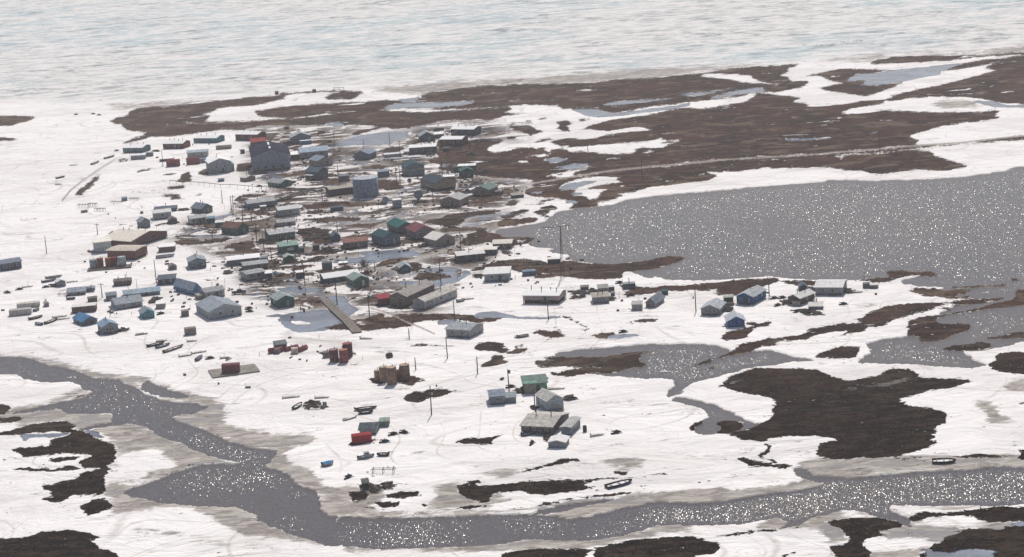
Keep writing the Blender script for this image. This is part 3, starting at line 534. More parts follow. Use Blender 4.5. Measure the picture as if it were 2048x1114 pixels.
out = [n for n in nt.nodes if n.type == 'OUTPUT_MATERIAL'][0]; lk(nt, mx.outputs[0], out.inputs[0])
fetch = field(WA, 13, 7, 3)
st = 4
Xw, Yw = Xg[::st, 5:-5:st], Yg[::st, 5:-5:st]
Fw = bil(fetch, sx, sy)[::st, 5:-5:st]
wme = bpy.data.meshes.new('open_water')
n1, n2 = Xw.shape
wme.vertices.add(n1*n2); wme.vertices.foreach_set('co', np.stack([Xw, Yw, np.full_like(Xw, WL)], -1).astype(np.float32).ravel())
idx = np.arange(n1*n2).reshape(n1, n2)
q = np.stack([idx[:-1, :-1], idx[:-1, 1:], idx[1:, 1:], idx[1:, :-1]], -1).reshape(-1, 4)
wme.loops.add(q.size); wme.loops.foreach_set('vertex_index', q.ravel().astype(np.int32))
wme.polygons.add(len(q)); wme.polygons.foreach_set('loop_start', np.arange(0, q.size, 4, dtype=np.int32))
wme.update(calc_edges=True)
a = wme.attributes.new('fetch', 'FLOAT', 'POINT'); a.data.foreach_set('value', Fw.astype(np.float32).ravel())
wme.materials.append(wm)
tag(bpy.data.objects.new('lake_water', wme), kind='structure'); col.objects.link(bpy.data.objects['lake_water'])
# ---------------------------------------------------------------- object helpers
class MB:
    def __init__(s): s.v = []; s.f = []
    def poly(s, pts, faces):
        b = len(s.v); s.v += [tuple(p) for p in pts]; s.f += [tuple(b+i for i in f) for f in faces]; return s
    def box(s, c, d, rz=0, rx=0):
        x, y, z = d[0]/2, d[1]/2, d[2]/2; M = Matrix.Rotation(rz, 3, 'Z') @ Matrix.Rotation(rx, 3, 'X')
        return s.poly([Vector(c)+M @ Vector((i*x, j*y, k*z)) for k in (-1, 1) for i, j in ((-1, -1), (1, -1), (1, 1), (-1, 1))],
                      [(3, 2, 1, 0), (4, 5, 6, 7), (0, 1, 5, 4), (1, 2, 6, 5), (2, 3, 7, 6), (3, 0, 4, 7)])
    def tube(s, a, b, r0, r1=None, n=8):
        a, b = Vector(a), Vector(b); r1 = r0 if r1 is None else r1; d = (b-a).normalized()
        u = d.orthogonal().normalized(); w_ = d.cross(u)
        pts = [p+(u*math.cos(t)+w_*math.sin(t))*r for p, r in ((a, r0), (b, r1)) for t in [2*math.pi*k/n for k in range(n)]]
        return s.poly(pts, [tuple(range(n-1, -1, -1)), tuple(range(n, 2*n))]+[(k, (k+1) % n, n+(k+1) % n, n+k) for k in range(n)])
    def lathe(s, prof, n=24, cx=0, cy=0):
        b = len(s.v)
        for r, z in prof:
            s.v += [(cx+r*math.cos(2*math.pi*k/n), cy+r*math.sin(2*math.pi*k/n), z) for k in range(n)]
        for i in range(len(prof)-1):
            s.f += [(b+i*n+k, b+i*n+(k+1) % n, b+(i+1)*n+(k+1) % n, b+(i+1)*n+k) for k in range(n)]
        s.f += [tuple(b+k for k in range(n-1, -1, -1)), tuple(b+(len(prof)-1)*n+k for k in range(n))]
        return s
    def loft(s, rings):
        """closed rings of equal length skinned end to end"""
        b = len(s.v); n = len(rings[0])
        for r in rings: s.v += [tuple(p) for p in r]
        for i in range(len(rings)-1):
            s.f += [(b+i*n+k, b+i*n+(k+1) % n, b+(i+1)*n+(k+1) % n, b+(i+1)*n+k) for k in range(n)]
        s.f += [tuple(b+k for k in range(n-1, -1, -1)), tuple(b+(len(rings)-1)*n+k for k in range(n))]
        return s
    def mesh(s, name, mat, smooth=False):
        me = bpy.data.meshes.new(name); me.from_pydata(s.v, [], s.f); me.materials.append(mat)
        if smooth: me.polygons.foreach_set('use_smooth', [True]*len(me.polygons))
        me.update(); return me
    def build(s, name, mat, parent=None, smooth=False):
        o = bpy.data.objects.new(name, s.mesh(name, mat, smooth)); col.objects.link(o)
        if parent: o.parent = parent
        return o
def empty(name, loc, rz=0, label=None, cat=None, group=None):
    o = bpy.data.objects.new(name, None); col.objects.link(o); o.location = loc; o.rotation_euler = (0, 0, rz)
    o.empty_display_size = .5
    return tag(o, label, cat, group)
def copy_tree(o, parent=None):
    c_ = o.copy(); col.objects.link(c_); c_.parent = parent
    for ch in o.children: copy_tree(ch, c_)
    return c_
_mats = {}
def srgb(h):
    v = [int(h[i:i+2], 16)/255 for i in (0, 2, 4)]
    return tuple(x/12.92 if x <= .04045 else ((x+.055)/1.055)**2.4 for x in v)
def paint(h, kind='wall'):
    """weathered painted surface; kind: wall (boards), metal (ribbed roof sheets), tank (rust runs), plain"""
    if (h, kind) in _mats: return _mats[h, kind]
    m, nt, bs = newmat(kind+'_'+h); _mats[h, kind] = m; b = srgb(h)
    tcn = nd(nt, 'ShaderNodeTexCoord'); O = tcn.outputs['Object']
    n1 = noise(nt, O, .9, 5, .65); n2 = noise(nt, O, 3.5, 4, .6, (1, 1, .15))
    br = sum(b)/3 > .55; dk = tuple(x*(.90 if br else .66) for x in b); lt = tuple(min(.85, x*1.18+.01) for x in b)
    cc = mixc(nt, sstep(nt, n1, .32, .68), dk, lt)
    cc = mixc(nt, math_(nt, 'MULTIPLY', sstep(nt, n2, .5, .72), .10 if br else .42), cc, tuple(min(.13, x*1.5+.02) for x in b) if kind != 'tank' else (.16, .085, .05))
    if kind in ('wall', 'metal'):
        wv = nd(nt, 'ShaderNodeTexWave', wave_type='BANDS', bands_direction='X' if kind == 'metal' else 'Z'); lk(nt, O, wv.inputs['Vector'])
        wv.inputs['Scale'].default_value = .55 if kind == 'metal' else 1.1; wv.inputs['Distortion'].default_value = .3
        cc = mixc(nt, math_(nt, 'MULTIPLY', sstep(nt, wv.outputs['Fac'], .25, .0), .2 if br else .35), cc, dk)
        bp = nd(nt, 'ShaderNodeBump'); bp.inputs['Strength'].default_value = .4; bp.inputs['Distance'].default_value = .08
        lk(nt, wv.outputs['Fac'], bp.inputs['Height']); lk(nt, bp.outputs[0], bs.inputs['Normal'])
    if kind == 'metal':
        geo = nd(nt, 'ShaderNodeNewGeometry')
        cc = mixc(nt, math_(nt, 'MULTIPLY', sstep(nt, noise(nt, geo.outputs['Position'], .35, 4, .6), .60, .66), .75 if br else .07), cc, (.80, .77, .77))   # leftover snow
    lk(nt, cc, bs.inputs['Base Color']); bs.inputs['Roughness'].default_value = {'metal': .75, 'tank': .6}.get(kind, .8)
    bs.inputs['Specular IOR Level'].default_value = .3 if br else .02
    return m
def M_glass():
    if 'glass' in _mats: return _mats['glass']
    m, nt, bs = newmat('window_glass'); bs.inputs['Base Color'].default_value = (.03, .04, .05, 1); bs.inputs['Roughness'].default_value = .12
    _mats['glass'] = m; return m
DKW = paint('2b2a2b', 'plain'); WOOD = paint('8a7f76', 'plain'); POLE = paint('4a4340', 'plain'); TRIM = paint('c9c8c4', 'plain'); PIPE = paint('3a3634', 'plain'); SNOWM = paint('f0ecea', 'plain'); RUST = paint('7d4a3e', 'tank')
def v(tile, x, y): return full(tile, x, y)
def place(px_, py_, dz=0):
    p = unproj(px_, py_, .1); z = gz(p.x, p.y); p = unproj(px_, py_, max(z, 0)); p.z = gz(p.x, p.y)+dz; return p
REG = []          # (x, y, short phrase) of every labelled building, for saying what a pole or a boat stands beside
def solve_box(side, x0, xc, x1, yb, W):
    """ground footprint whose near corner and two far corners land on the photo's columns; W is the length of the minor (side) wall"""
    B = unproj(xc, yb, .1); s = 1 if side == 'R' else -1
    xs, xf = (x1, x0) if side == 'R' else (x0, x1)
    # direction of the side wall (going away), angle a measured from straight away
    az = math.atan2(B.x, B.y)
    lo, hi = 0.0, rad(62)
    def end(a):
        th = az+s*a                 # heading of the side wall, clockwise from +Y
        return B+Vector((math.sin(th), math.cos(th), 0))*W
    for _ in range(40):
        mid = (lo+hi)/2; ex = proj(end(mid))[0]
        if (ex-xs)*s > 0: hi = mid
        else: lo = mid
    a = lo; th = az+s*a
    fx, fy = (-math.cos(th)*s, math.sin(th)*s)     # front wall runs the other way
    l0, l1 = .5, 90
    for _ in range(40):
        mid = (l0+l1)/2; ex = proj(B+Vector((fx, fy, 0))*mid)[0]
        if (ex-xf)*(-s) > 0: l1 = mid
        else: l0 = mid
    return B, th, Vector((fx, fy, 0)), l0
def roof_mesh(L, W, z, rise, ridge, t=.16, oh=.45):
    """gable roof slab over footprint (0..L, 0..W); ridge 'x' or 'y'"""
    mb = MB()
    if ridge == 'x':
        a0, a1, b0, bm_, b1 = -oh, L+oh, -oh, W/2, W+oh; d = rise/(W/2)*oh if W else 0
        q = lambda a, b, zz: (a, b, zz)
    else:
        a0, a1, b0, bm_, b1 = -oh, W+oh, -oh, L/2, L+oh; d = rise/(L/2)*oh
        q = lambda a, b, zz: (b, a, zz)
    rings = []
    for a in (a0, a1):
        rings.append([q(a, b0, z-d), q(a, bm_, z+rise), q(a, b1, z-d), q(a, b1, z-d+t), q(a, bm_, z+rise+t), q(a, b0, z-d+t)])
    return mb.loft(rings)
def wall_mesh(L, W, h, rise, ridge, z0=0.0):
    if ridge == 'flat' or rise <= 0.05: return MB().box((L/2, W/2, (h+z0)/2), (L, W, h-z0))
    if ridge == 'x':
        r = [[(x, 0, z0), (x, W, z0), (x, W, h), (x, W/2, h+rise), (x, 0, h)] for x in (0, L)]
    else:
        r = [[(0, y, z0), (L, y, z0), (L, y, h), (L/2, y, h+rise), (0, y, h)] for y in (0, W)]
    return MB().loft(r)
def building(name, cat, tile, side, x0, xc, x1, yb, W, eh, rs, ridge, wall, roof, label, short=None, group=None,
             ch=0, win=0, swin=0, door=None, stilt=0.35, rk='metal', wk='wall', oh=.4, gwin=0):
    X0, Y = v(tile, x0, yb); XC, _ = v(tile, xc, yb); X1, _ = v(tile, x1, yb); k = full(tile, 1, 0)[0]-full(tile, 0, 0)[0]
    B, th, fd, L = solve_box(side, X0, XC, X1, Y, W)
    m_ = mpp(XC, Y)*k
    h, rise = eh*m_, rs*m_
    if side == 'R': org = B+fd*L; rz = math.atan2(-fd.y, -fd.x)
    else: org = B.copy(); rz = math.atan2(fd.y, fd.x)
    org.z = min(gz(B.x, B.y), .5)
    cen = org+Matrix.Rotation(rz, 3, 'Z') @ Vector((L/2, W/2, 0))
    root = empty(name, org, rz, label, cat, group)
    REG.append((cen.x, cen.y, short or label))
    rng = random.Random(hash((X0, Y)) & 0xffff)
    R_ = {'f': 'x', 'g': 'y', 'flat': 'flat', 'shed': 'shed'}[ridge]
    if R_ == 'shed':
        wmesh = MB().loft([[(x, 0, stilt), (x, W, stilt), (x, W, h+rise), (x, 0, h)] for x in (0, L)])
        d = rise/W*oh
        rmesh = MB().loft([[(x, -oh, h-d), (x, W+oh, h+rise+d), (x, W+oh, h+rise+d+.15), (x, -oh, h-d+.15)] for x in (-oh, L+oh)])
    elif R_ == 'flat' or rise <= .05:
        wmesh = MB().box((L/2, W/2, (h+stilt)/2), (L, W, h-stilt))
        rmesh = MB().box((L/2, W/2, h+.09), (L+oh, W+oh, .18)); R_ = 'flat'
    else:
        wmesh = wall_mesh(L, W, h, rise-.01, R_, stilt); rmesh = roof_mesh(L, W, h, rise, R_, oh=oh)
    wo = wmesh.build('walls', paint(wall, wk), root)
    rmesh.build('roof', paint(roof, rk), root)
    if stilt > .1:
        mb = MB(); mb.box((L/2, W/2, stilt/2-.15), (L-.7, W-.7, stilt+.3))  # inset dark block paints the shade of the gap under the raised floor
        nx = max(2, int(L/2.6))
        for i in range(nx+1):
            for yy in (.12, W-.12): mb.box((.12+(L-.24)*i/nx, yy, stilt/2-.15), (.22, .22, stilt+.3))
        mb.build('posts_and_gap_shade', DKW, root)
    wz = stilt+(h-stilt)*.56; wh = min(1.0, (h-stilt)*.38); ww = wh*1.05
    def window(px_, py_, nrm):
        # frame, with pane as its own piece; nrm: which wall
        f = MB(); g = MB(); t = .06
        if nrm in ('f', 'b'):
            s_ = -1 if nrm == 'f' else 1
            f.box((px_, py_+s_*t/2, wz), (ww+.16, t, wh+.16)); g.box((px_, py_+s_*(t+.012), wz), (ww, .02, wh))
        else:
            s_ = -1 if nrm == 'l' else 1
            f.box((px_+s_*t/2, py_, wz), (t, ww+.16, wh+.16)); g.box((px_+s_*(t+.012), py_, wz), (.02, ww, wh))
        o = f.build('window', TRIM, root); g.build('pane', M_glass(), o)
    for i in range(win): window(L*(i+.7+rng.uniform(-.12, .12))/(win+.4), 0, 'f')
    for i in range(swin):
        yy = W*(i+.8)/(swin+.6)
        window(0 if side == 'L' else L, yy, 'l' if side == 'L' else 'r')
    if cat == 'house' and not (win or swin):
        for i in range(2): window(L*(.3+.4*i+rng.uniform(-.05, .05)), 0, 'f')
    if cat == 'house' and not door and L > 5 and rng.random() < .75: door = 'f'+rng.choice(('8b8f92', '5a4a44', '3f5560', 'a8a39c'))
    if door and stilt > .25 and door[0] == 'f':
        mb = MB(); xx = L*.62
        mb.box((xx, -.75, stilt-.06), (1.9, 1.4, .12))
        for q in range(3): mb.box((xx+1.2+q*.3, -.75, stilt-.2-q*.16), (.3, 1.1, .08))
        mb.build('steps', WOOD, root)
    if door:
        dw, dh = .95, min(2.0, (h-stilt)*.8); o = None
        xx = {'f': L*.62, 's': 0}[door[0]] if door[0] in 'fs' else L*.5
        if door[0] == 'f': o = MB().box((xx, -.035, stilt+dh/2), (dw, .07, dh)).build('door', paint(door[1:], 'plain'), root); MB().box((xx+.35, -.09, stilt+dh/2), (.06, .06, .14)).build('handle', DKW, o)
        else:
            e_ = -1 if side == 'L' else 1; X_ = 0 if side == 'L' else L
            o = MB().box((X_+e_*.035, W*.45, stilt+dh/2), (.07, dw, dh)).build('door', paint(door[1:], 'plain'), root); MB().box((X_+e_*.09, W*.45+.35, stilt+dh/2), (.06, .06, .14)).build('handle', DKW, o)
    for i in range(ch):
        t_ = (i+.8)/(ch+.6)+rng.uniform(-.06, .06)
        if R_ == 'y': cx_, cy_, cz_ = L*.5+(.6 if i % 2 else -.5), W*t_, h+rise-.1
        elif R_ == 'x': cx_, cy_, cz_ = L*t_, W*.5+rng.choice((-.9, .7)), h+rise-.35
        else: cx_, cy_, cz_ = L*t_, W*.5, h+(rise*.5 if R_ == 'shed' else 0)
        hh_ = rng.uniform(.9, 1.7)
        c_ = MB().tube((cx_, cy_, cz_-.1), (cx_, cy_, cz_+hh_), .13).build('chimney', PIPE, root)
        MB().tube((cx_, cy_, cz_+hh_), (cx_, cy_, cz_+hh_+.22), .23, .16).build('cap', PIPE, c_)
    root['_L'] = L; root['_W'] = W; root['_h'] = h; root['_rise'] = rise; root['_s'] = stilt
    return root
def lean_to(root, pos, L2, W2, h2, dx, wall, roof, name='porch', dz=.35):
    """a lower extension against a wall: pos f/l/r/b"""
    L, W = root['_L'], root['_W']
    x, y, a, b = {'f': (dx*L, -W2, L2, W2), 'b': (dx*L, W, L2, W2), 'l': (-L2, dx*W, L2, W2), 'r': (L, dx*W, L2, W2)}[pos]
    p = MB().box((x+a/2, y+b/2, (h2+.1)/2), (a-.004, b-.004, h2-.1)).build(name, paint(wall), root)
    sl_ = {'f': (0, dz), 'b': (0, -dz)}.get(pos, (0, 0))
    o = .25; z0, z1 = h2+.02, h2+.02+sl_[1]
    MB().loft([[(xx, y-(o if pos == 'f' else 0), z0), (xx, y+b+(o if pos == 'b' else 0), z1), (xx, y+b+(o if pos == 'b' else 0), z1+.14), (xx, y-(o if pos == 'f' else 0), z0+.14)] for xx in (x-(o if pos != 'r' else -.01), x+a+(o if pos != 'l' else -.01))]).build('porch_roof', paint(roof, 'metal'), p)
    return p
H = lambda *a, **k: building('house', 'house', *a, **k)
SH = lambda *a, **k: building('shed', 'shed', *a, **dict(dict(stilt=.12, oh=.2), **k))
G1 = 'houses of the village'; G2 = 'sheds and small huts'; G3 = 'shipping containers'
WR = 'f6f3ee'
# --- far row
a = H(1,'R',258,475,568,812,9,56,20,'f','3f6f74',WR,'teal house with a white roof, first from the left in the far row','the leftmost far teal house',G1,ch=3,win=4,swin=1)
H(1,'R',705,925,1010,768,9,60,22,'f','6b3535',WR,'dark red house with a white roof and four stovepipes in the far row','the far dark red house',G1,ch=4,win=3,swin=1)
H(1,'R',1045,1300,1392,702,9,55,20,'f','3f7a80',WR,'teal green house with a white roof beside the dark tundra edge','the teal green house by the tundra',G1,ch=3,win=4,swin=1)
H(1,'R',1512,1755,1855,678,9,72,20,'f','5c3b3a',WR,'brown house with a white roof just behind the big dark-roofed hall','the brown house behind the hall',G1,ch=3,win=2)
SH(1,'R',345,503,517,884,3,46,6,'shed','8d9494','e2dfdc','low grey shed with a snowy roof in front of the leftmost teal house','the low grey shed',G2)
SH(1,'R',512,590,598,852,3,42,3,'flat','6c7884','b9c2c6','little slate grey shed at the right end of the low grey shed','the little slate shed',G2)
def container(tile, side, x0, xc, x1, yb, W, eh, colr, label, short, name='shipping_container', cat='container', group=G3, roofc=None):
    r = building(name, cat, tile, side, x0, xc, x1, yb, W, eh, 0, 'flat', colr, roofc or colr, label, short, group, stilt=.12, oh=.02, wk='metal', rk='plain')
    L, W_2, h = r['_L'], r['_W'], r['_h']
    X_ = L if side == 'R' else 0; e_ = 1 if side == 'R' else -1
    for yy in (W_2*.27, W_2*.73):
        d = MB().box((X_+e_*.03, yy, h*.52), (.05, W_2*.43, h*.8)).build('door', paint(colr, 'plain'), r)
        MB().tube((X_+e_*.08, yy, .3), (X_+e_*.08, yy, h*.9), .03, n=6).build('lock_rod', TRIM, d)
    return r
container(1,'R',1293,1460,1468,768,2.5,38,'9a8d82','tan container on the snow behind the grey warehouse','the far tan container')
SH(1,'L',1565,1570,1615,824,2.2,40,2,'flat','5c4f4a','6e625c','tiny brown box hut left of the big dark-roofed hall','the tiny brown box hut',G2)
building('warehouse','warehouse',1,'R',975,1195,1212,858,6,62,16,'f','a3a29f','b7c4ca','light grey warehouse with a pale blue roof behind two red containers','the light grey warehouse',stilt=.2,swin=0,win=2)
SH(1,'R',665,818,830,902,5,28,6,'f','5d4a43',WR,'low brown shed under a thick white roof, left of the two red containers','the low brown shed',G2)
container(1,'R',742,890,895,960,2.4,72,'7a3a40','dark red container, left one of the pair by the tall pole','the left far red container')
container(1,'R',965,1112,1118,937,2.4,66,'83404a','dark red container, right one of the pair by the tall pole','the right far red container')
container(1,'R',1119,1180,1186,925,2.4,46,'8c99a5','short blue grey container between a red container and the grey gabled house','the short blue grey container')
h = H(1,'L',1188,1225,1470,1052,12,125,42,'g','8b9399',WR,'grey house with a big front gable and a snowy roof left of the hall','the grey gabled house left of the hall',G1,ch=1,gwin=1)
lean_to(h,'r',1.6,9,3.6,.1,'7d868c','5f8790','side_wing')
# --- the hall, tallest building of the village
hall = building('community_hall','hall',2,'L',236,262,680,588,31,178,66,'g','848c98','0f1a33','tall grey hall with a steep dark navy roof, the biggest building in the village','the big grey hall',None,stilt=1.1,oh=.5)
L_, W2_, h_, r_ = [hall[k] for k in ('_L','_W','_h','_rise')]
MB().box((L_/2-.1, W2_*.62, h_+r_+.3), (.9, 9, .35)).build('ridge_light', paint('dfe6ea','plain'), hall)
MB().box((L_/2-.1, W2_*.16, h_+r_+.3), (.9, 6, .35)).build('ridge_light', paint('dfe6ea','plain'), hall)
for i in range(4): MB().box((L_*(.14+.2*i), -.04, 2.1), (1.1, .08, .9)).build('window', M_glass(), hall)
MB().box((L_*.8, -.05, 2.1), (1.4, .1, 2.0)).build('door', paint('39505a','plain'), hall)
MB().box((L_/2, -1.0, .5), (L_*.9, 2.0, .12)).build('deck', WOOD, hall)
h = H(2,'L',228,240,400,302,8,55,30,'f','4a4a4c','a44d4b','small house with a red roof showing behind the left eave of the hall','the red-roofed house behind the hall',G1,ch=1)
h = H(2,'L',668,690,905,268,9,72,42,'g','7f8894','a9adb0','slate grey gabled house by itself right of the hall, at the far edge','the slate gabled house behind the hall',G1,ch=1)
container(2,'L',778,784,912,280,2.6,42,'4d6f8c','blue container with a white top in front of the far slate gabled house','the blue container',roofc='d8dfe2')
SH(2,'L',595,620,682,284,4,34,18,'g','5b4842','8d7b73','little brown gabled hut tucked behind the right eave of the hall','the little brown hut',G2)
sch = building('long_warehouse','warehouse',2,'L',775,786,1096,438,12,72,36,'f','a8a7a8','a8b9c6','long pale building with a blue white metal roof right of the hall','the long pale building',stilt=.5,win=3)
building('annex','annex',2,'L',672,690,778,448,8,58,8,'shed','55524f',WR,'dark annex with a white roof between the hall and the long pale building','the dark annex',stilt=.4)
h = H(2,'L',885,985,1150,528,9,72,36,'g','8f8680','8b98a5','grey brown gabled house in front of the long pale building','the grey brown gabled house',G1,swin=3,win=1)
h = H(2,'L',845,985,1098,668,9,88,38,'g','5f666c','51606e','dark grey house with a dark roof and a bright stovepipe below the grey brown one','the dark grey house',G1,ch=1)
lean_to(h,'l',2.2,5,2.4,.2,'54504e','eae6e4')
SH(2,'L',1210,1225,1332,690,4,60,6,'shed','6f6867','777f86','low grey brown shed behind the tan-roofed powerhouse','the low grey brown shed',G2)
ph = building('powerhouse','powerhouse',2,'L',1070,1116,1385,850,8,76,16,'f','564a49','b5aca0','dark brown powerhouse with a tan roof against the big grey tank','the brown powerhouse',stilt=.6,ch=3)
SH(2,'L',114,180,285,692,5,44,20,'g','7a665f','c9c5c2','brown hut with a snowy roof in front of the left corner of the hall','the brown hut before the hall',G2,ch=1)
H(2,'L',424,565,690,756,10,50,30,'g','3f6a5c','a2a7a5','green gabled house with a pale roof in front of the hall','the green house before the hall',G1,win=2,swin=3)
H(2,'L',165,205,510,996,8,60,22,'f','77869a','b2b5b5','long slate blue house with a grey roof below the raised pipeline','the long slate blue house',G1,win=3,ch=1,stilt=.5)
SH(2,'L',334,345,406,1008,3,38,8,'f','7e8482','d4d2cd','small shed with a snowy roof in front of the long slate blue house','the small shed by the slate blue house',G2)
H(2,'L',514,545,782,1082,7,74,24,'f','a3a4a2','c6c5c4','pale grey house with a snowy roof between two village tracks','the pale grey house between the tracks',G1,ch=1,win=1)
SH(2,'L',1120,1135,1266,1025,3.5,42,8,'f','48535e','5b6870','low dark slate hut beside the village track','the low dark hut by the track',G2)
building('pump_house','pump house',2,'L',1812,1828,1916,985,4,88,0,'flat','9aa2ab','d9d9d8','square pale pump house next to a big satellite dish','the square pale pump house',stilt=.3)
h = H(2,'R',1385,1550,1632,442,9,66,34,'g','6f7a88','8c98a8','slate blue house with a hipped roof below the blue pond','the slate blue house by the pond',G1)
building('low_shelter','shelter',2,'L',1718,1726,1912,422,5,32,3,'flat','a2a29e','bfc4c8','low pale shelter with a flat roof right of the slate blue house','the low pale shelter',G2,stilt=.1)
SH(2,'L',1645,1655,1778,642,4,60,10,'shed','6a7885','8d9aa6','slate blue shed behind the big grey tank','the slate blue shed',G2)
SH(2,'L',980,985,1062,158,2.5,28,2,'flat','6b5b55','7d726d','lonely brown box hut on the snow behind the pale building','the lonely brown box hut',G2)
# --- right hand cluster of far houses
H(3,'R',683,935,1022,288,9,72,20,'f','3d545c',WR,'dark teal house with a white roof, the farthest on the right','the farthest right teal house',G1,ch=4,win=3,swin=1)
H(3,'R',478,588,600,312,8,46,10,'f','5f686c',WR,'white roofed wing behind the dark gabled house near the pond','the white-roofed wing',G1,ch=1)
H(3,'L',318,336,502,358,9,62,42,'g','4b5a64','9fa6a9','dark slate gabled house with a pale roof at the pond edge','the dark gabled house near the pond',G1)
SH(3,'L',692,700,792,290,5,30,18,'g','77777a',WR,'snow covered little gable between the teal and the brown far houses','the snow covered gable hut',G2)
H(3,'R',560,800,872,400,9,74,20,'f','5b4340',WR,'red brown house with a white roof in the far right cluster','the far red brown house',G1,ch=3,win=3)
H(3,'R',218,513,528,482,9,76,18,'f','4a5a63',WR,'long dark slate house with a white roof, nearest of the far right cluster','the long dark slate house',G1,ch=3,win=3)
SH(3,'L',490,494,602,236,3,28,4,'flat','4e4746','8f8a86','small dark hut behind the white roofed wing','the small dark hut',G2)
h = H(3,'L',135,182,388,742,10,100,42,'g','77838a','31505a','blue grey house with a dark teal roof and a tan porch roof','the dark teal-roofed house',G1,swin=2,win=2)
lean_to(h,'f',7.5,1.6,3.0,.12,'7a858c','b5a296')
H(3,'R',765,950,966,682,6,64,10,'f','3c4a4e',WR,'dark house with a bright white roof and an odd green gable before it','the dark white-roofed house',G1,ch=2)
SH(3,'L',700,712,775,702,4,60,4,'flat','45504f','5d6563','dark shed left of the dark white-roofed house','the dark shed',G2)
H(3,'L',770,798,932,758,7,72,30,'g','39544f','3f6662','dark green gabled hut in front of the dark white-roofed house','the dark green gabled hut',G1)
h = H(3,'L',345,512,738,908,16,92,48,'g','9d8d80','3a4a55','large tan building with a dark slate roof and a long left wall','the large tan building',G1,swin=6,stilt=.9)
SH(3,'R',588,718,722,775,4,34,2,'shed','8a8078','f0edea','bright white roofed shed behind the large tan building','the bright white-roofed shed',G2)
H(3,'R',920,1105,1205,962,10,72,40,'g','93857b','6f8580','tan house with a grey green roof beside the gravel road','the tan green-roofed house',G1,win=1,stilt=.5)
SH(3,'R',1170,1245,1262,950,4,38,4,'flat','5d5a5c','7a7a7c','low grey shed on the right of the tan green-roofed house','the low grey lean shed',G2)
h = H(3,'R',562,778,880,1080,10,80,38,'g','8f8377','b7b8b5','tan house with a light grey roof below the large tan building','the tan grey-roofed house',G1,win=1)
SH(3,'L',1345,1362,1492,990,4,32,8,'shed','4d4a49','a5a09c','low dark hut on the snow between the tan house and the lake','the low dark hut near the lake',G2)
# --- left part
H(4,'R',1168,1408,1422,458,7,36,14,'f','5f6a78','606a78','low slate house mostly hidden behind a pale grey house','the hidden slate house',G1,ch=1)
H(4,'L',1147,1165,1355,562,8,76,20,'f','94989c','c9c7c6','pale grey house with a snowy roof at the left edge of the village','the pale grey house on the left edge',G1,win=1)
H(4,'L',1578,1692,1814,492,8,60,44,'g','455763','7b8794','dark slate gabled house with a chimney and a low left wing','the dark slate gabled house',G1,ch=2)
H(4,'L',975,1018,1122,656,5,76,36,'g','6f7984','97a0a8','narrow slate hut with a steep gable above the red brown school','the narrow slate hut',G1,win=1)
H(4,'L',1540,1570,1745,612,7,66,20,'f','b7b8b4','bdbcb9','off-white house with small dark windows and a grey roof','the off-white house',G1,win=3)
SH(4,'L',1745,1752,1842,600,5,55,12,'f','3e5f70','7b98a8','dark teal shed joined to the right end of the off-white house','the dark teal shed',G2)
SH(4,'L',1312,1325,1420,606,5,44,26,'g','6a5a58','7d7472','small red brown gabled shed above the school','the small red brown gabled shed',G2)
sc1 = building('school','school',4,'R',592,905,1310,872,22,78,58,'f','6b4c49','d5cdc0','large red brown school with a cream roof and steep right gable','the red brown school',stilt=.8,ch=4,oh=.7)
for i in range(3): MB().box((sc1['_L']+.05, 4+5*i, 2.2), (.08, 1.6, 1.2)).build('window', M_glass(), sc1)
building('school_wing','wing',4,'R',645,955,1090,1002,10,106,10,'f','74504a','c9bfb2','front wing of the school, red brown with a long cream roof','the front wing of the school',stilt=.8,win=0,oh=.6)
building('tower_block','block',4,'L',486,512,690,930,9,118,4,'shed','b3b8b7','ddd6cb','tall pale block with a cream roof at the left end of the school','the tall pale block',stilt=.3)
SH(4,'R',1213,1392,1402,908,5,58,10,'shed','6d5b55','f2efed','brown shed with a bright white roof right of the school wing','the brown shed by the school',G2)
H(4,'L',1535,1562,1745,1108,8,86,34,'g','6c7681','9aa1a8','slate grey gabled house standing alone between school and trailer','the lone slate gabled house',G1,ch=2)
SH(4,'L',1318,1332,1414,1118,4,36,24,'g','716966','8b8582','tiny brown gabled hut left of the lone slate gabled house','the tiny brown gabled hut',G2)
SH(5,'R',396,560,576,407,5,52,10,'f','3f7f7e','d8d5d2','small turquoise shed with a striped snowy roof behind the green brown-roofed house','the small turquoise shed',G2,ch=1)
H(5,'L',466,640,768,508,10,78,46,'g','3d655f','7b5c50','green house with a brown roof and a dark right gable','the green brown-roofed house',G1,swin=2,ch=1)
H(5,'L',1064,1090,1290,414,6,44,20,'f','8d8f92','b3b2b1','low grey house with a grey roof and one stovepipe near the power poles','the low grey house near the poles',G1,ch=1,stilt=.2)
H(5,'L',948,1005,1287,574,9,76,28,'f','4d7168','c4c2c2','long house with green ends and pale middle under a snowy roof','the long green-ended house',G1,ch=2,win=4)
h = H(5,'L',1088,1125,1326,718,7,86,12,'shed','2f5f50','8aa39a','two storey dark green house with a white panel on its front','the two storey green house',G1,win=1,ch=1)
MB().box((h['_L']*.55,-.06,h['_h']*.55),(h['_L']*.38,.1,h['_h']*.36)).build('panel',paint('c3c6bf','plain'),h)
SH(5,'L',1148,1170,1272,812,4.5,56,24,'g','33604f','a9b2ae','bright green little hut in front of the two storey green house','the bright green hut',G2)
SH(5,'L',1325,1335,1385,702,3,50,6,'shed','46575c','56666a','dark teal lean shed right of the two storey green house','the dark teal lean shed',G2)
SH(5,'L',1678,1700,1790,572,6,50,40,'g','56657a','5d6d80','steep slate blue hut beside the tall crossarm pole','the steep slate blue hut',G2)
SH(5,'L',1480,1486,1556,674,3,50,2,'flat','4b3d3a','6b5b55','dark brown box hut among the scattered gear','the dark brown box hut',G2)
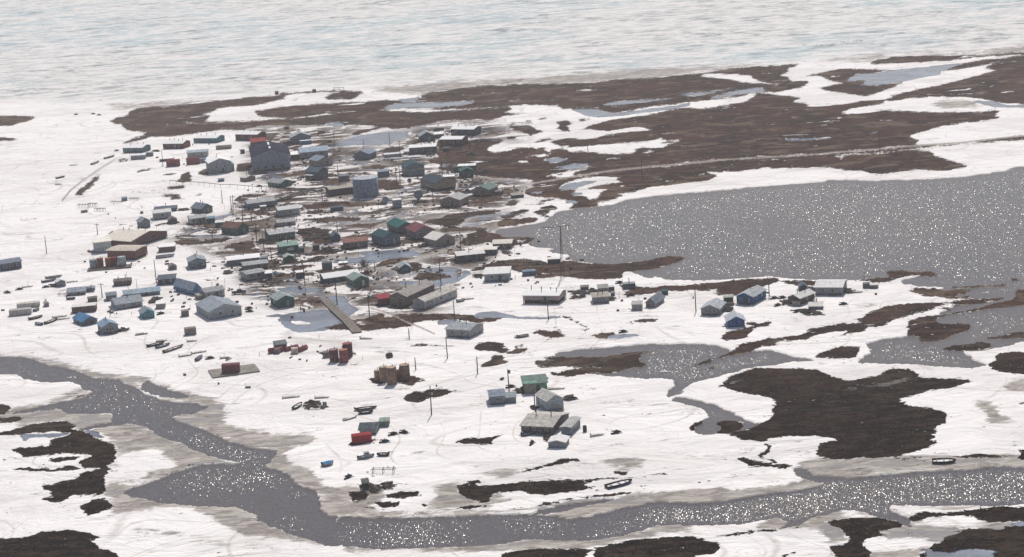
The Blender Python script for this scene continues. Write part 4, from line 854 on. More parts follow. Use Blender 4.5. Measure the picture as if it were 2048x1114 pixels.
H(5,'L',520,536,890,856,8,66,12,'f','646a72','efebe8','long slate trailer house with a bright white roof','the long white-roofed trailer house',G1,ch=1)
SH(5,'L',892,897,984,815,3.5,48,3,'flat','5e656b','7c838a','small grey shed at the right end of the white-roofed trailer house','the grey shed by the trailer house',G2)
H(5,'L',688,716,982,905,7,58,16,'f','77797c','aeb0b0','grey house with a grey roof directly behind a pale grey twin','the grey house behind its twin',G1)
H(5,'L',680,752,952,1018,7,76,16,'f','9c9d9d','a6a9a9','pale grey house with dark left end, front one of two twins','the pale grey twin house',G1,ch=1,win=2)
SH(5,'L',950,957,1030,1000,4,66,12,'shed','5a5d63','eae7e5','dark shed with a snowy roof at the right of the pale grey twin','the dark shed by the twin house',G2)
SH(5,'L',1292,1302,1392,992,4,66,2,'flat','44505c','e4e1df','dark slate box shed with a flat white roof beside a tall pole','the dark slate box shed',G2)
container(5,'R',1585,1690,1698,888,2.5,76,'6f7275','plain grey container at the edge of the big puddle','the plain grey container')
H(6,'L',112,165,557,936,8,62,32,'f','3f6267','e6e6e4','long teal house with a ribbed bright white roof','the long ribbed-roof house',G1,win=4)
H(6,'L',416,492,662,980,8,86,38,'g','5f7a6c','8fa09a','grey green gabled house with a pale door, right of the ribbed-roof house','the grey green gabled house',G1,door='fc9cdca',swin=1)
H(6,'L',864,985,1172,385,13,78,46,'g','68737f','2e6460','slate house with a dark teal roof, upper one of two','the upper teal-roofed house',G1,stilt=.9)
H(6,'L',1076,1180,1392,452,12,96,50,'g','8c8686','7c4651','grey house with a crimson red roof','the crimson-roofed house',G1,stilt=.7)
h = H(6,'L',1280,1410,1617,532,9,84,50,'g','9b9189','d5cfc8','pale tan gabled house with a cream roof and a low left wing','the pale tan gabled house',G1,win=1)
h = H(6,'L',692,830,1012,532,11,112,46,'g','5d6b7e','2e4f59','blue grey house with a teal roof, lower one of two, above the puddle','the lower teal-roofed house',G1,win=2,stilt=1.0)
H(6,'L',368,390,645,556,8,76,22,'f','6d6260','92695f','slate brown house with a rusty red roof beside the scattered gear','the rusty-roofed house',G1,win=2,stilt=.4)
H(6,'L',984,1006,1122,820,6,62,38,'g','3e5f66','a9b2b6','small dark teal gabled house alone by the wet ground','the small dark teal gabled house',G1)
H(6,'L',1615,1645,1948,700,8,76,16,'f','515a66','cfcbc8','long dark slate house with a pale roof at the edge of the lake side snow','the long dark house by the lake',G1,win=2,ch=1)
H(10,'R',478,628,648,500,5,62,10,'f','55606c','d9d2c6','slate cabin with a cream roof behind the long dark house','the slate cream-roofed cabin',G1,ch=0)
H(10,'R',590,795,826,432,8,62,22,'f','6b625f','cfc7ba','slate brown house with a cream roof nearest the lake shore','the slate brown lakeside house',G1,stilt=.5)
SH(10,'R',1200,1335,1342,592,3.5,46,2,'flat','38474f','d4d2cf','dark low hut at the foot of the tall lattice mast','the dark hut by the mast',G2)
H(10,'R',498,770,792,792,8,88,20,'shed','93989f','d4d2cf','pale grey house with a flat snowy roof in front of the brown spit','the pale house before the spit',G1,win=2,door='f4a5560')
SH(10,'L',918,926,1068,742,3.5,48,2,'flat','4f6274','7c8ea0','dark blue grey shed right of the pale house before the spit','the blue grey shed by the spit',G2)
H(10,'R',928,1325,1408,1046,9,94,26,'f','a0908f','f2efec','mauve house on stilts with a bright white roof and four stovepipes','the mauve stilt house',G1,ch=4,win=2,stilt=1.2)
# --- left lower part
H(7,'L',-30,16,245,348,8,80,24,'f','43566f','7d8794','dark blue house cut by the left edge of the picture','the dark blue house on the left edge',G1,win=3,swin=1)
SH(7,'L',618,640,735,526,4,56,22,'g','7d8285','d0cfcd','small grey gabled shed among boats on the left','the small grey gabled shed',G2)
H(7,'R',754,952,972,608,7,40,28,'f','8b9096','9ba3ad','low grey house with a bluish roof near the left edge','the low grey bluish-roofed house',G1)
SH(7,'R',970,1052,1062,575,4,34,14,'g','737b84','8a939e','small slate shed at the right end of the low grey bluish-roofed house','the small slate shed',G2)
SH(7,'R',1270,1460,1472,502,5,54,16,'f','6a5c58','7e7470','dark brown hut on bare ground with a stovepipe','the dark brown hut on bare ground',G2,ch=2)
H(7,'R',1762,1950,1965,492,6,64,14,'shed','474f58','59616c','dark slate hut with a stepped roof beside a tall pole','the dark stepped hut',G2)
H(7,'L',1238,1300,1592,784,10,62,44,'f','9b9da0','9ea5ab','large pale grey workshop with a broad rounded roof','the large pale grey workshop',G1,win=0,ch=1)
H(7,'L',1375,1386,1785,654,7,44,26,'f','7d8893','9eb0bb','very long low slate house behind the pale grey workshop','the very long low slate house',G1)
SH(7,'L',1180,1190,1305,682,5,58,22,'f','6c767e','8a929a','slate hut touching the left end of the very long low house','the slate hut by the long low house',G2)
SH(7,'R',1740,1838,1848,764,4,56,6,'shed','97938e','f0eeec','grey shed with a flat bright roof right of the pale grey workshop','the flat grey shed',G2)
H(7,'L',1556,1592,1725,884,6,62,42,'g','3f8a98','8c979e','turquoise hut with a grey roof','the turquoise hut',G1,stilt=.2)
H(7,'L',820,928,1088,962,9,50,44,'g','5c6b78','4f83ab','slate house with a bright blue roof','the blue-roofed house',G1,swin=2,stilt=.2)
H(7,'L',1094,1150,1322,1058,7,88,42,'g','7c8285','8ba3b8','grey hut with a bluish roof on a patch of bare ground, lowest on the left','the grey hut on bare ground',G1,ch=1)
SH(7,'R',805,1072,1084,798,5,70,4,'flat','6b544e','cfccc9','red brown row of stalls with a pale flat top','the red brown row shed',G2)
SH(7,'L',978,985,1086,706,3.5,50,8,'f','5f5a57','77736f','brown hut right behind the red brown row shed','the brown hut behind the row shed',G2)
container(7,'R',190,440,447,748,3,46,'c2bcb3','upper one of two long off-white trailers at the left edge','the upper off-white trailer',name='trailer',cat='trailer',group='off-white trailers')
container(7,'R',105,350,357,832,3,60,'b9b4ae','lower one of two long off-white trailers at the left edge','the lower off-white trailer',name='trailer',cat='trailer',group='off-white trailers')
SH(7,'L',488,500,550,750,3,34,14,'g','8d8f90','a9a9a8','little grey gabled cabin alone right of the off-white trailers','the little grey cabin',G2)
H(8,'L',272,482,572,398,14,70,62,'g','4f7fa6','9dabb8','light blue house with a high grey roof','the light blue house',G1,swin=2)
h = H(8,'L',562,622,836,442,7,80,26,'f','a6a7a6','a1a3a4','off-white house with a low porch and a round dish behind','the off-white porch house',G1,win=3,swin=1)
lean_to(h,'l',2.6,4.5,1.6,.1,'857d78','a3a09c')
h = H(8,'L',520,668,1026,672,16,96,60,'g','9aa0a3','98a0a8','big grey building with a broad gable, half wrapped by a snow drift','the big grey gabled building',G1,stilt=.2)
SH(8,'L',350,356,437,636,2.6,58,2,'flat','7a6c69','968c88','small brown box shed on a dark mat left of the big grey building','the small brown box shed',G2)
H(8,'L',1348,1425,1614,544,8,96,40,'g','36655a','9aa6a5','dark green gabled house with a snowy grey roof','the dark green gabled house',G1,swin=1)
container(8,'L',388,394,520,848,2.6,72,'8f837e','tan grey container alone on a dark pad below the big grey building','the lone tan grey container')
def school_like(): pass
H(9,'R',1004,1196,1503,522,20,118,42,'g','7b7069','a59d98','grey brown store with a wide gable and a long stepped roof','the grey brown store',G1,stilt=.5,ch=2)
building('red_annex','annex',9,'L',865,884,1006,516,6,82,6,'shed','6b3a42','9a3d48','dark red annex with a red roof against the grey brown store','the dark red annex',stilt=.4)
H(9,'R',1264,1392,1752,558,20,98,34,'g','a5a5a6','c6c0b8','pale grey hall with a long cream roof in front of the store','the pale grey long hall',G1,ch=2,swin=3)
H(9,'R',1630,1894,2046,872,9,90,36,'f','9a9c9e','a8adb0','light grey house alone on the snow below the pale grey long hall','the lone light grey house',G1,ch=2,stilt=.3)
# --- east houses
H(11,'L',356,372,548,378,6,72,6,'shed','82858a','aaa49a','grey hut with a tan roof right of the stilt house','the grey tan-roofed hut',G1,ch=2)
SH(11,'L',420,428,542,268,5,62,8,'shed','7d7f83','9b9a98','grey shed right behind the grey tan-roofed hut','the grey shed behind the hut',G2)
SH(11,'L',540,545,608,232,3,40,2,'flat','45484f','c9c9c8','dark little shed with a pale top behind the grey shed','the dark little shed',G2)
SH(11,'L',696,708,842,218,3,56,4,'flat','5d6670','9fa6ab','dark slate trailer at the far side of the snow, beside the lake','the dark slate trailer',G2,ch=1)
SH(11,'L',228,234,320,226,3,34,10,'f','5f4f4a','8e8781','small brown shack right behind the stilt house','the small brown shack',G2)
SH(11,'R',565,608,612,290,2.5,26,2,'flat','4b4a52','6a6b74','little dark box hut right of the grey shed','the little dark box hut',G2)
H(11,'R',958,1062,1162,422,9,56,52,'g','8b8886','7e8790','grey barn with a steep slate roof','the grey steep-roofed barn',G1,stilt=.2)
SH(11,'R',802,914,922,452,4,66,8,'shed','9c9995','b9b8b4','pale boxy shed left of the grey steep-roofed barn','the pale boxy shed',G2)
SH(11,'L',1130,1136,1206,282,3,40,2,'flat','2f4b50','3d5a60','dark teal box behind the grey steep-roofed barn','the dark teal box',G2)
H(12,'R',14,215,285,618,9,76,44,'g','83868a','b0b5ba','grey gabled house with a pale roof left of the bright blue hut','the grey house by the blue hut',G1,ch=0)
H(12,'L',286,314,500,756,7,76,46,'g','2f62a0','b5bcc4','bright blue hut with a white roof','the bright blue hut',G1,oh=.5)
h = H(12,'R',410,592,737,502,11,92,40,'g','2d5a86','b0b4b8','deep blue house with a pale roof and a low left wing','the deep blue house',G1,win=2,swin=2,ch=1)
SH(12,'L',262,275,372,472,4,52,16,'f','3c464a','c5c8bd','dark hut with a mossy pale roof left of the deep blue house','the dark mossy hut',G2)
h = H(12,'R',982,1112,1278,512,9,84,34,'g','5a504b','c9c7c2','brown cabin with a pale roof right of the deep blue house','the brown pale-roofed cabin',G1,win=0,swin=1,ch=2)
SH(12,'L',1094,1110,1196,352,4.5,46,30,'g','37485c','5d6a78','dark blue gabled hut behind the brown pale-roofed cabin','the dark blue gabled hut',G2)
h = H(12,'R',1284,1585,1637,394,11,92,34,'f','8d8f91','d0cecb','large grey house with a snowy roof, farthest right of the village','the large grey house far right',G1,win=2,stilt=.3)
SH(12,'L',1026,1032,1118,520,2.5,44,2,'flat','a89a8b','c2b8ab','tan box hut in front of the brown pale-roofed cabin','the tan box hut',G2)
SH(12,'R',1210,1366,1373,552,5,36,28,'f','76797d','d6d2cd','low grey shed with a thick white roof on the snow before the cabin','the low shed before the cabin',G2,ch=1)
container(12,'L',1815,1819,1893,318,2.6,46,'6b6d70','small grey trailer at the far right end of the houses','the small grey trailer')
SH(12,'R',1893,1975,1988,320,3,36,4,'flat','77726c','c9c6c2','low tan hut touching the small grey trailer','the low tan hut',G2)
# --- lower village
h = H(15,'L',918,938,1197,708,8,100,10,'shed','5f8f7d','6a7f78','green house with a tan front porch below the ponds','the green porch house',G1)
lean_to(h,'f',h['_L']*.5,1.4,3.1,.02,'8d857e','86aa9a')
h = H(15,'L',544,563,724,842,7,98,30,'f','7f878e','8a93a0','slate grey cabin with a high roof and a low right wing','the slate cabin with a wing',G1,win=1)
SH(15,'L',724,728,850,822,5,60,8,'shed','7d8388','959ca3','low slate wing on the right end of the slate cabin','the low slate wing',G2)
h = H(15,'L',1072,1202,1380,914,8,122,56,'g','9aa3a8','c2bfba','white grey gabled house on bare ground with a brown left side','the white grey gabled house',G1,swin=1,stilt=.3)
h = H(17,'R',684,1032,1216,392,13,92,52,'f','6a5a60','c1bcb4','purple brown house with a cream roof, the lowest big house','the purple brown house',G1,win=4,ch=2,stilt=.5)
building('annex','annex',17,'R',1130,1235,1342,398,9,92,10,'g','7f8a92','b7b6b2','grey annex with a flat cream roof on the right of the purple brown house','the grey annex',stilt=.3,swin=1)
SH(17,'R',985,1175,1217,536,5,62,24,'g','8b8f92','d2cfcd','small grey shed half buried in snow in front of the purple brown house','the half buried grey shed',G2,oh=.3)
h = H(16,'R',555,732,772,388,6,62,42,'f','8c9a94','5a626a','grey green cabin with a dark front roof slope behind the red container','the grey green cabin',G1,door='sb9ad9f')
SH(16,'R',772,880,892,302,4,58,4,'flat','77857f','8c9a92','grey green side shed behind the grey green cabin','the grey green side shed',G2)
container(16,'L',466,480,692,500,2.5,86,'9a3038','bright red container beside the grey green cabin','the bright red container')
# pad with a container
t = v(13,915,712); P0 = place(*t)
pad = empty('wooden_pad', place(*v(13,1150,700)), rad(-2), 'wide wooden platform lying on the snow under the dark red container','platform')
MB().box((0,1.5,.25),(15,10,.3),rz=rad(18)).build('deck', paint('8f8a82','plain'), pad)
MB().box((0,1.5,.05),(14,9,.2),rz=rad(18)).build('beam', DKW, pad)
r = container(13,'R',1028,1222,1232,712,2.6,92,'70434a','dark red container standing on a wide wooden platform','the container on the platform'); r.location.z += .3
# --- yurt-like tanks
def tank(tile, x0, x1, yb, hpx, colr, label, short=None, group=None, ladder=True, name='storage_tank', cone=.12, bands=3, topc=None, rail=False):
    X0, Y = v(tile, x0, yb); X1, _ = v(tile, x1, yb); k = full(tile, 1, 0)[0]-full(tile, 0, 0)[0]
    m_ = mpp((X0+X1)/2, Y); R_2 = (X1-X0)*m_/2; p = place((X0+X1)/2, Y)
    d = Vector((p.x, p.y, 0)).normalized(); p = p+d*R_2; p.z = gz(p.x, p.y)-.1; h = hpx*k*m_
    root = empty(name, p, 0, label, 'tank', group); REG.append((p.x, p.y, short or label))
    MB().lathe([(R_2, -.2), (R_2, h)], 40).build('shell', paint(colr, 'tank'), root, True)
    MB().lathe([(R_2+.06, h), (R_2+.06, h+.12), (R_2*.5, h+.12+R_2*cone*.5), (.05, h+.12+R_2*cone)], 40).build('top', paint(topc or colr, 'tank'), root)
    for i in range(bands): MB().lathe([(R_2+.05, h*(i+1)/(bands+1)-.06), (R_2+.05, h*(i+1)/(bands+1)+.06)], 40).build('band', paint(colr, 'plain'), root)
    MB().tube((R_2*.3, 0, h), (R_2*.3, 0, h+.9), .09).build('vent', PIPE, root)
    if ladder:
        a_ = math.atan2(-d.y, -d.x)+.9; lx, ly = math.cos(a_)*(R_2+.25), math.sin(a_)*(R_2+.25); tx, ty = -math.sin(a_)*.25, math.cos(a_)*.25
        mb = MB(); mb.tube((lx-tx, ly-ty, 0), (lx-tx, ly-ty, h+.8), .04, n=6); mb.tube((lx+tx, ly+ty, 0), (lx+tx, ly+ty, h+.8), .04, n=6)
        for i in range(int(h/.5)): mb.tube((lx-tx, ly-ty, .3+i*.5), (lx+tx, ly+ty, .3+i*.5), .025, n=5)
        mb.build('ladder', paint('5a5350', 'plain'), root)
    return root, R_2, h
tank(2,1380,1664,872,212,'8493a6','largest tank in the village, pale blue grey steel beside the brown powerhouse','the largest grey tank',topc='b2b9c0')
GT='fuel tanks in a row on a railed platform'
pf = empty('tank_platform', place(*v(4,660,1112)), rad(6), 'low dark platform with white railings under the row of fuel tanks','platform')
MB().box((0,3,.3),(17.5,6.5,.25)).build('deck', paint('5b4f4b','plain'), pf)
for s_ in (-1,1):
    mb = MB()
    for i in range(5): mb.tube((s_*(7.0+i*.9*1),-.1,.3),(s_*(7.0+i*.9),-.1,1.5),.05,n=6)
    mb.tube((s_*7.0,-.1,1.5),(s_*10.6,-.1,1.5),.05,n=6); mb.tube((s_*7.0,-.1,.9),(s_*10.6,-.1,.9),.04,n=6); mb.build('railing', TRIM, pf)
tank(4,448,527,1100,96,'9aa2a4','grey tank, first from the left in the row beside the school','the leftmost row tank',GT)
tank(4,531,600,1092,104,'8a5148','red brown tank, second in the row beside the school','the second row tank',GT,bands=2)
tank(4,622,697,1088,104,'9a5a45','orange brown tank, middle of the row beside the school','the middle row tank',GT,bands=2)
tank(4,694,757,1080,106,'7b4340','dark red tank, fourth in the row beside the school','the fourth row tank',GT,bands=2)
tank(4,764,852,1080,110,'a9b3b2','widest pale grey tank, last on the right of the row beside the school','the widest row tank',GT)
GT='upright red brown tanks on the snow'
tank(14,486,590,528,152,'5f3a3f','tallest dark red tank, at the back of its group','the tallest red tank',GT,bands=3,topc='96565a')
tank(14,334,434,584,142,'6b4a50','dull red tank in front of the low grey tank','the dull red tank',GT,bands=3,topc='9c7f7e')
tank(14,443,541,592,146,'8a5050','bright rusty red tank at the front of its group','the rusty red tank',GT,bands=2,topc='b07a6c')
tank(14,256,345,532,60,'7d7575','low squat grey brown tank left of the dull red tank','the squat tank',GT,bands=1,ladder=False)
GT='rusty tan tanks packed together'
tank(14,1118,1228,782,168,'8c7568','tallest rusty tan tank at the right end of the packed group','the right rusty tank',GT,bands=3,topc='b39a86')
tank(14,1075,1135,780,112,'8c7262','narrow rusty tank wedged between two bigger ones','the narrow rusty tank',GT,bands=2,ladder=False)
tank(14,892,980,808,176,'9a8472','rusty tan tank with three bands, second from the left of the packed group','the banded rusty tank',GT,bands=4,topc='c2b4a4')
tank(14,972,1086,836,196,'8f7765','widest rusty tan tank at the front of the packed group','the front rusty tank',GT,bands=4,topc='bda691')
tank(14,832,900,792,120,'9c8876','lowest rusty tan tank at the left end of the packed group','the left rusty tank',GT,bands=3,ladder=False,topc='c8bba9')
def hdrum(tile, xa, ya, xb, yb, r_px, colr, label, short, group, zup=0):
    k = full(tile,1,0)[0]-full(tile,0,0)[0]; a = place(*v(tile,xa,ya)); b = place(*v(tile,xb,yb)); m_ = mpp(*v(tile,xa,ya)); r_ = r_px*k*m_
    root = empty('horizontal_tank', a, 0, label, 'tank', group); d = b-a; d.z = 0; L = d.length; u = d.normalized(); sidev = Vector((-u.y,u.x,0)); rings = []
    for t, q in ((-.02,.55),(0,.85),(.03,1),(.97,1),(1,.85),(1.02,.55)):
        c_ = u*L*t+Vector((0,0,r_*.8+zup)); rings.append([c_+sidev*math.cos(w_)*r_*q+Vector((0,0,math.sin(w_)*r_*q)) for w_ in [2*math.pi*i/20 for i in range(20)]])
    MB().loft(rings).build('shell', paint(colr,'tank'), root, True)
    for t in (.3,.6): MB().tube(u*L*t+Vector((0,0,r_*.8+zup)), u*(L*t+.12)+Vector((0,0,r_*.8+zup)), r_+.04, n=20).build('band', paint(colr,'plain'), root)
    if zup < .1:
        for t in (.2,.8): MB().box(u*L*t+Vector((0,0,r_*.2)), (.4,r_*1.5,r_*.5), rz=math.atan2(u.y,u.x)).build('cradle', WOOD, root)
    MB().tube(u*L*.5+Vector((0,0,r_*1.7+zup)), u*L*.5+Vector((0,0,r_*1.8+.5+zup)), .1).build('vent', PIPE, root)
    REG.append((a.x,a.y,short)); return root
GT='lying red tanks'
hdrum(13,1545,486,1700,460,34,'7f454d','short red tank lying at the left end of its group','the left lying tank',GT)
hdrum(13,1730,462,1870,425,27,'8a4a52','long red tank lying behind the little white box','the back lying tank',GT)
hdrum(13,1880,470,1965,432,29,'8a4c55','red tank lying at the right end of its group','the right lying tank',GT)
hdrum(14,985,735,1040,722,32,'54484a','dark rusty drum lying on top of the packed tan tanks','the drum on top',None,zup=5.6)
SH(13,'L',1600,1628,1752,460,5,70,26,'f','6c7470','7d8583','grey green hut among the lying red tanks','the hut among red tanks',G2)
container(13,'R',1605,1668,1678,488,2.5,48,'7c6a70','small mauve box in front of the lying red tanks','the small mauve box',name='utility_box',cat='box',group=None)
container(13,'L',1798,1803,1876,494,2.5,54,'c4b4a9','small cream box in front of the right lying tank','the small cream box',name='utility_box',cat='box',group=None)
# ---------------------------------------------------------------- saying where small things stand
_used = set()
def where(x, y):
    p0 = proj((x, y, 0)); c_ = sorted(REG, key=lambda r: (r[0]-x)**2+((r[1]-y)*.6)**2)[:7]
    out = []
    for r in c_:
        q_ = proj((r[0], r[1], 0)); dx, dy = p0[0]-q_[0], (p0[1]-q_[1])*3.2
        if abs(dx) > abs(dy)*.8: w_ = 'right of' if dx > 0 else 'left of'
        else: w_ = 'in front of' if dy > 0 else 'behind'
        out.append(w_+' '+r[2])
    return out
def uniq(base, x, y):
    opts = where(x, y)
    for o in opts:
        s = base+' '+o
        if s not in _used and len(s.split()) <= 16: _used.add(s); return s
    for a in opts:
        for b in REG:
            s = base+' '+a+' nearer '+b[2]
            if s not in _used and len(s.split()) <= 16: _used.add(s); return s
    return base+' '+opts[0]
def item(name, cat, px_, py_, rz, base, group=None, label=None):
    p = place(px_, py_); return empty(name, p, rz, label or uniq(base, p.x, p.y), cat, group)
# ---------------------------------------------------------------- utility poles
def pole(tile, xb, yb, yt, lean=0, arm=0, trafo=0, thin=0):
    X, Y = v(tile, xb, yb); k = full(tile, 1, 0)[0]-full(tile, 0, 0)[0]; m_ = mpp(X, Y); h = abs(yb-yt)*k*m_/.97
    r_ = item('utility_pole', 'pole', X, Y, rad(random.Random(X).uniform(-20, 20)), 'bare wooden pole standing' if not (arm or trafo) else ('wooden pole with a crossarm' if arm else 'wooden pole with a transformer'), 'utility poles of the village')
    t_ = math.tan(rad(lean))*h; w_ = .09 if thin else .19
    MB().tube((0, 0, -.5), (t_, 0, h), w_, w_*.72).build('shaft', POLE, r_)
    MB().tube((t_, 0, h), (t_, 0, h+.28), .05).build('insulator', PIPE, r_)
    if arm:
        MB().box((t_*.93, -.1, h*.93), (2.4, .14, .16)).build('crossarm', POLE, r_)
    if trafo: MB().lathe([(.3, h*.82), (.34, h*.83), (.34, h*.82+.95), (.3, h*.82+1)], 12, t_*.85+.45, 0).build('transformer', paint('6a6d70', 'plain'), r_)
    if not thin:
        MB().tube((0, 0, h*.25), (-1.3, .4, -.1), .02, n=4).build('guy_wire', PIPE, r_)
    return r_
for a in [(1,702,962,785,1),(2,1167,296,140),(2,1493,325,225),(2,1782,290,140),(2,1897,412,230,0,1),(2,1205,615,485),(2,1858,730,530,0,1),(2,1900,745,510),(2,1038,980,790,0,1),
          (2,20,1025,850),(5,700,350,160,2),(5,593,247,62,3,1),(5,797,342,245),(5,473,146,0),(5,856,575,370),(5,940,700,480),(5,1020,770,640,0,1),(5,360,562,465,3,0,1),(5,1757,490,360,0,1),
          (5,1392,1067,830),(5,1272,960,875),(6,1683,570,358),(6,1460,955,650),(6,726,802,705),(6,298,1102,905),(9,775,622,382,0,0,1),(9,1727,712,455),(9,1218,878,765),(9,1643,1098,870),
          (14,1290,668,530),(14,1978,712,520,1.5),(14,1465,1170,845,1.5),(15,770,682,440,0,0,1),(15,1064,955,660),(11,-128,562,415),(12,771,405,210,0,1),(7,522,158,-40),(4,532,722,600,0,1),
          (7,1742,472,225),(7,1430,562,360,0,0,0,1),(7,1530,567,440,0,0,0,1),(7,1140,642,485,0,1),(3,484,1057,910),(3,583,732,570),(3,922,782,688),(9,415,502,240)]:
    if a[0] == 11: a = ('P', 1097, 640, 607)
    pole(*a)
for x, yb, yt in [(1392,623,572),(1178,336,292),(1285,357,319),(1760,310,268),(1514,318,297)]: pole('P', x, yb, yt)
# ---------------------------------------------------------------- lattice mast
X, Y = v(10,1385,752); m_ = mpp(X, Y); hh = 101*m_/.97
ms_ = item('antenna_mast', 'mast', X, Y, 0, '', label='tall thin lattice mast with a long boom on top beside the lake')
mb = MB(); base_ = [(0, 0), (-1.5, -.4), (-.9, 1.5)]
for bx_, by_ in base_: mb.tube((bx_*.9, by_*.9, -.3), (bx_*.12-.2, by_*.12, hh), .09, .07, n=6)
mb.build('leg', PIPE, ms_)
mb = MB()
for i in range(12):
    f0, f1 = i/12, (i+1)/12
    for a, b in ((0, 1), (1, 2), (2, 0)):
        q = lambda k_, f_: (base_[k_][0]*(.9-.78*f_)-.2*f_, base_[k_][1]*(.9-.78*f_), hh*f_)
        mb.tube(q(a, f0), q(b, f1), .03, n=4)
mb.build('lattice', PIPE, ms_)
MB().tube((-7.2, 1.5, hh-.3), (3.2, -1.0, hh+.3), .10, n=6).build('boom', PIPE, ms_)
mb = MB()
for t in (-6.5, -4.5, -2.5, 1.6, 2.6): mb.tube((t, -t*.24, hh-.6), (t, -t*.24, hh+.5), .04, n=4)
mb.build('element', PIPE, ms_)
# ---------------------------------------------------------------- satellite dishes
def dish(tile, x, yc, yb, r_px, colr, label, az=0, el=25):
    X, Y = v(tile, x, yb); k = full(tile, 1, 0)[0]-full(tile, 0, 0)[0]; m_ = mpp(X, Y)*k; R_2 = r_px*m_; hc = (yb-yc)*m_
    d_ = item('satellite_dish', 'dish', X, Y, rad(az), '', 'satellite dishes', label)
    MB().tube((0, .3, 0), (0, .3, hc), .14).tube((-.9, 1.2, 0), (0, .35, hc*.8), .07).tube((.9, 1.2, 0), (0, .35, hc*.8), .07).build('stand', PIPE, d_)
    prof = [(R_2*t, R_2*.28*t*t) for t in (0.02, .2, .4, .6, .8, 1)]
    mb = MB(); n = 28; rings = []
    Mx = Matrix.Rotation(rad(90-el), 3, 'X')
    for r_, z_ in prof+[(r_, z_-.06) for r_, z_ in reversed(prof)]:
        rings.append([Mx @ Vector((r_*math.cos(2*math.pi*i/n), r_*math.sin(2*math.pi*i/n), z_))+Vector((0, 0, hc)) for i in range(n)])
    mb.loft(rings).build('reflector', paint(colr, 'plain'), d_, True)
    tip = Mx @ Vector((0, 0, R_2*.75))+Vector((0, 0, hc)); mb = MB()
    for i in range(3): mb.tube(Mx @ Vector((R_2*.9*math.cos(i*2.1), R_2*.9*math.sin(i*2.1), R_2*.25))+Vector((0, 0, hc)), tip, .04, n=5)
    mb.build('feed_arm', PIPE, d_)
dish(2,1740,888,985,38,'a3acb8','big grey satellite dish left of the square pale pump house',12)
dish(3,322,945,1002,52,'9099a3','biggest satellite dish, a dark grey mesh bowl above the pale pump house',-6,30)
dish(3,222,785,845,25,'8d8a8c','small round satellite dish on a tall post by the tan building',0,20)
dish(8,758,270,306,14,'6d7076','small dark satellite dish behind the off-white porch house',10,20)
# ---------------------------------------------------------------- boats, sleds, vehicles
def hull_rings(L, W, hh_, t=0.0):
    rings = []
    for f, w_, zb in ((0, .82, 0), (.25, 1, 0), (.55, 1, 0), (.8, .72, .12), (.94, .3, .35), (1, .05, .6)):
        x = L*(f-.5); ww = W/2*w_-t; z0 = hh_*zb+t; zt = hh_*(1+.35*max(0, f-.5))
        rings.append([(x, -ww*.7, z0), (x, ww*.7, z0), (x, ww, zt), (x, -ww, zt)])
    return rings
def boat(tile, x0, y0, x1, y1, label=None, colr='5d6068', W=1.7, hgt=.75, snow=1, motor=1, cover=None, cabin=0, base='open skiff with snow inside', grp='boats pulled up on the snow'):
    """from stern (x0,y0) to bow (x1,y1)"""
    A, B_ = place(*v(tile, x0, y0)), place(*v(tile, x1, y1)); d = B_-A; L = min(max(math.hypot(d.x, d.y), 3.2), 13.5); c_ = (A+B_)/2
    rz = math.atan2(d.y, d.x)
    b = empty('boat', Vector((c_.x, c_.y, gz(c_.x, c_.y)-.05)), rz, label or uniq(base, c_.x, c_.y), 'boat', grp)
    r_ = hull_rings(L, W, hgt); ri = hull_rings(L, W, hgt, .07)
    mb = MB(); n0 = len(mb.v)
    for r in r_: mb.v += r
    for i in range(5):
        for k in (0, 1, 3): mb.f.append((i*4+k, i*4+(k+1) % 4, (i+1)*4+(k+1) % 4, (i+1)*4+k))
    mb.f += [(3, 2, 1, 0)]; o_ = 24
    for r in ri: mb.v += [(p[0]*.985, p[1], p[2]+(.02 if j < 2 else -.07)) for j, p in enumerate(r)]
    for i in range(5):
        for k in (0, 1, 3): mb.f.append((o_+(i+1)*4+k, o_+(i+1)*4+(k+1) % 4, o_+i*4+(k+1) % 4, o_+i*4+k))
    mb.f += [(o_, o_+1, o_+2, o_+3)]
    for i in range(5): mb.f += [(i*4+2, (i+1)*4+2, o_+(i+1)*4+2, o_+i*4+2), ((i+1)*4+3, i*4+3, o_+i*4+3, o_+(i+1)*4+3)]
    mb.build('hull', paint(colr, 'wall'), b)
    if cover: MB().loft([[(L*f, -W*.5*w_, hgt*.9), (L*f, 0, hgt+.35*w_), (L*f, W*.5*w_, hgt*.9)] for f, w_ in ((-.49, .8), (-.2, 1), (.2, .9), (.45, .3))]).build('tarp', paint(cover, 'plain'), b)
    else:
        mb = MB()
        for f in (-.3, 0, .25): mb.box((L*f, 0, hgt*.75), (.28, W*.86, .06))
        mb.build('bench', WOOD, b)
        if snow: MB().loft([[(L*f, -W*.33*w_, .12), (L*f, -W*.36*w_, z_), (L*f, W*.36*w_, z_+.05), (L*f, W*.33*w_, .12)] for f, w_, z_ in ((-.46, .8, .3), (-.1, 1, .42), (.2, .9, .5), (.38, .5, .55))]).build('snow_fill', SNOWM, b)
    if motor:
        m2 = MB().box((-L/2-.18, 0, hgt+.15), (.35, .34, .5)).build('outboard_motor', PIPE, b); MB().box((-L/2-.22, 0, hgt-.45), (.16, .12, .8)).build('motor_leg', PIPE, m2)
    if cabin:
        cb = MB().loft([[(x, -W*.38, hgt*.8), (x, W*.38, hgt*.8), (x, W*.32, hgt+1.0), (x, -W*.32, hgt+1.0)] for x in (-L*.12, L*.16)]).build('cabin', paint('b8bbbd', 'plain'), b)
        MB().box((L*.02, -W*.37, hgt+.62), (L*.2, .03, .35)).build('window', M_glass(), cb)
    return b
DK, AL, GR = '3f3f45', '83868c', '5b6670'
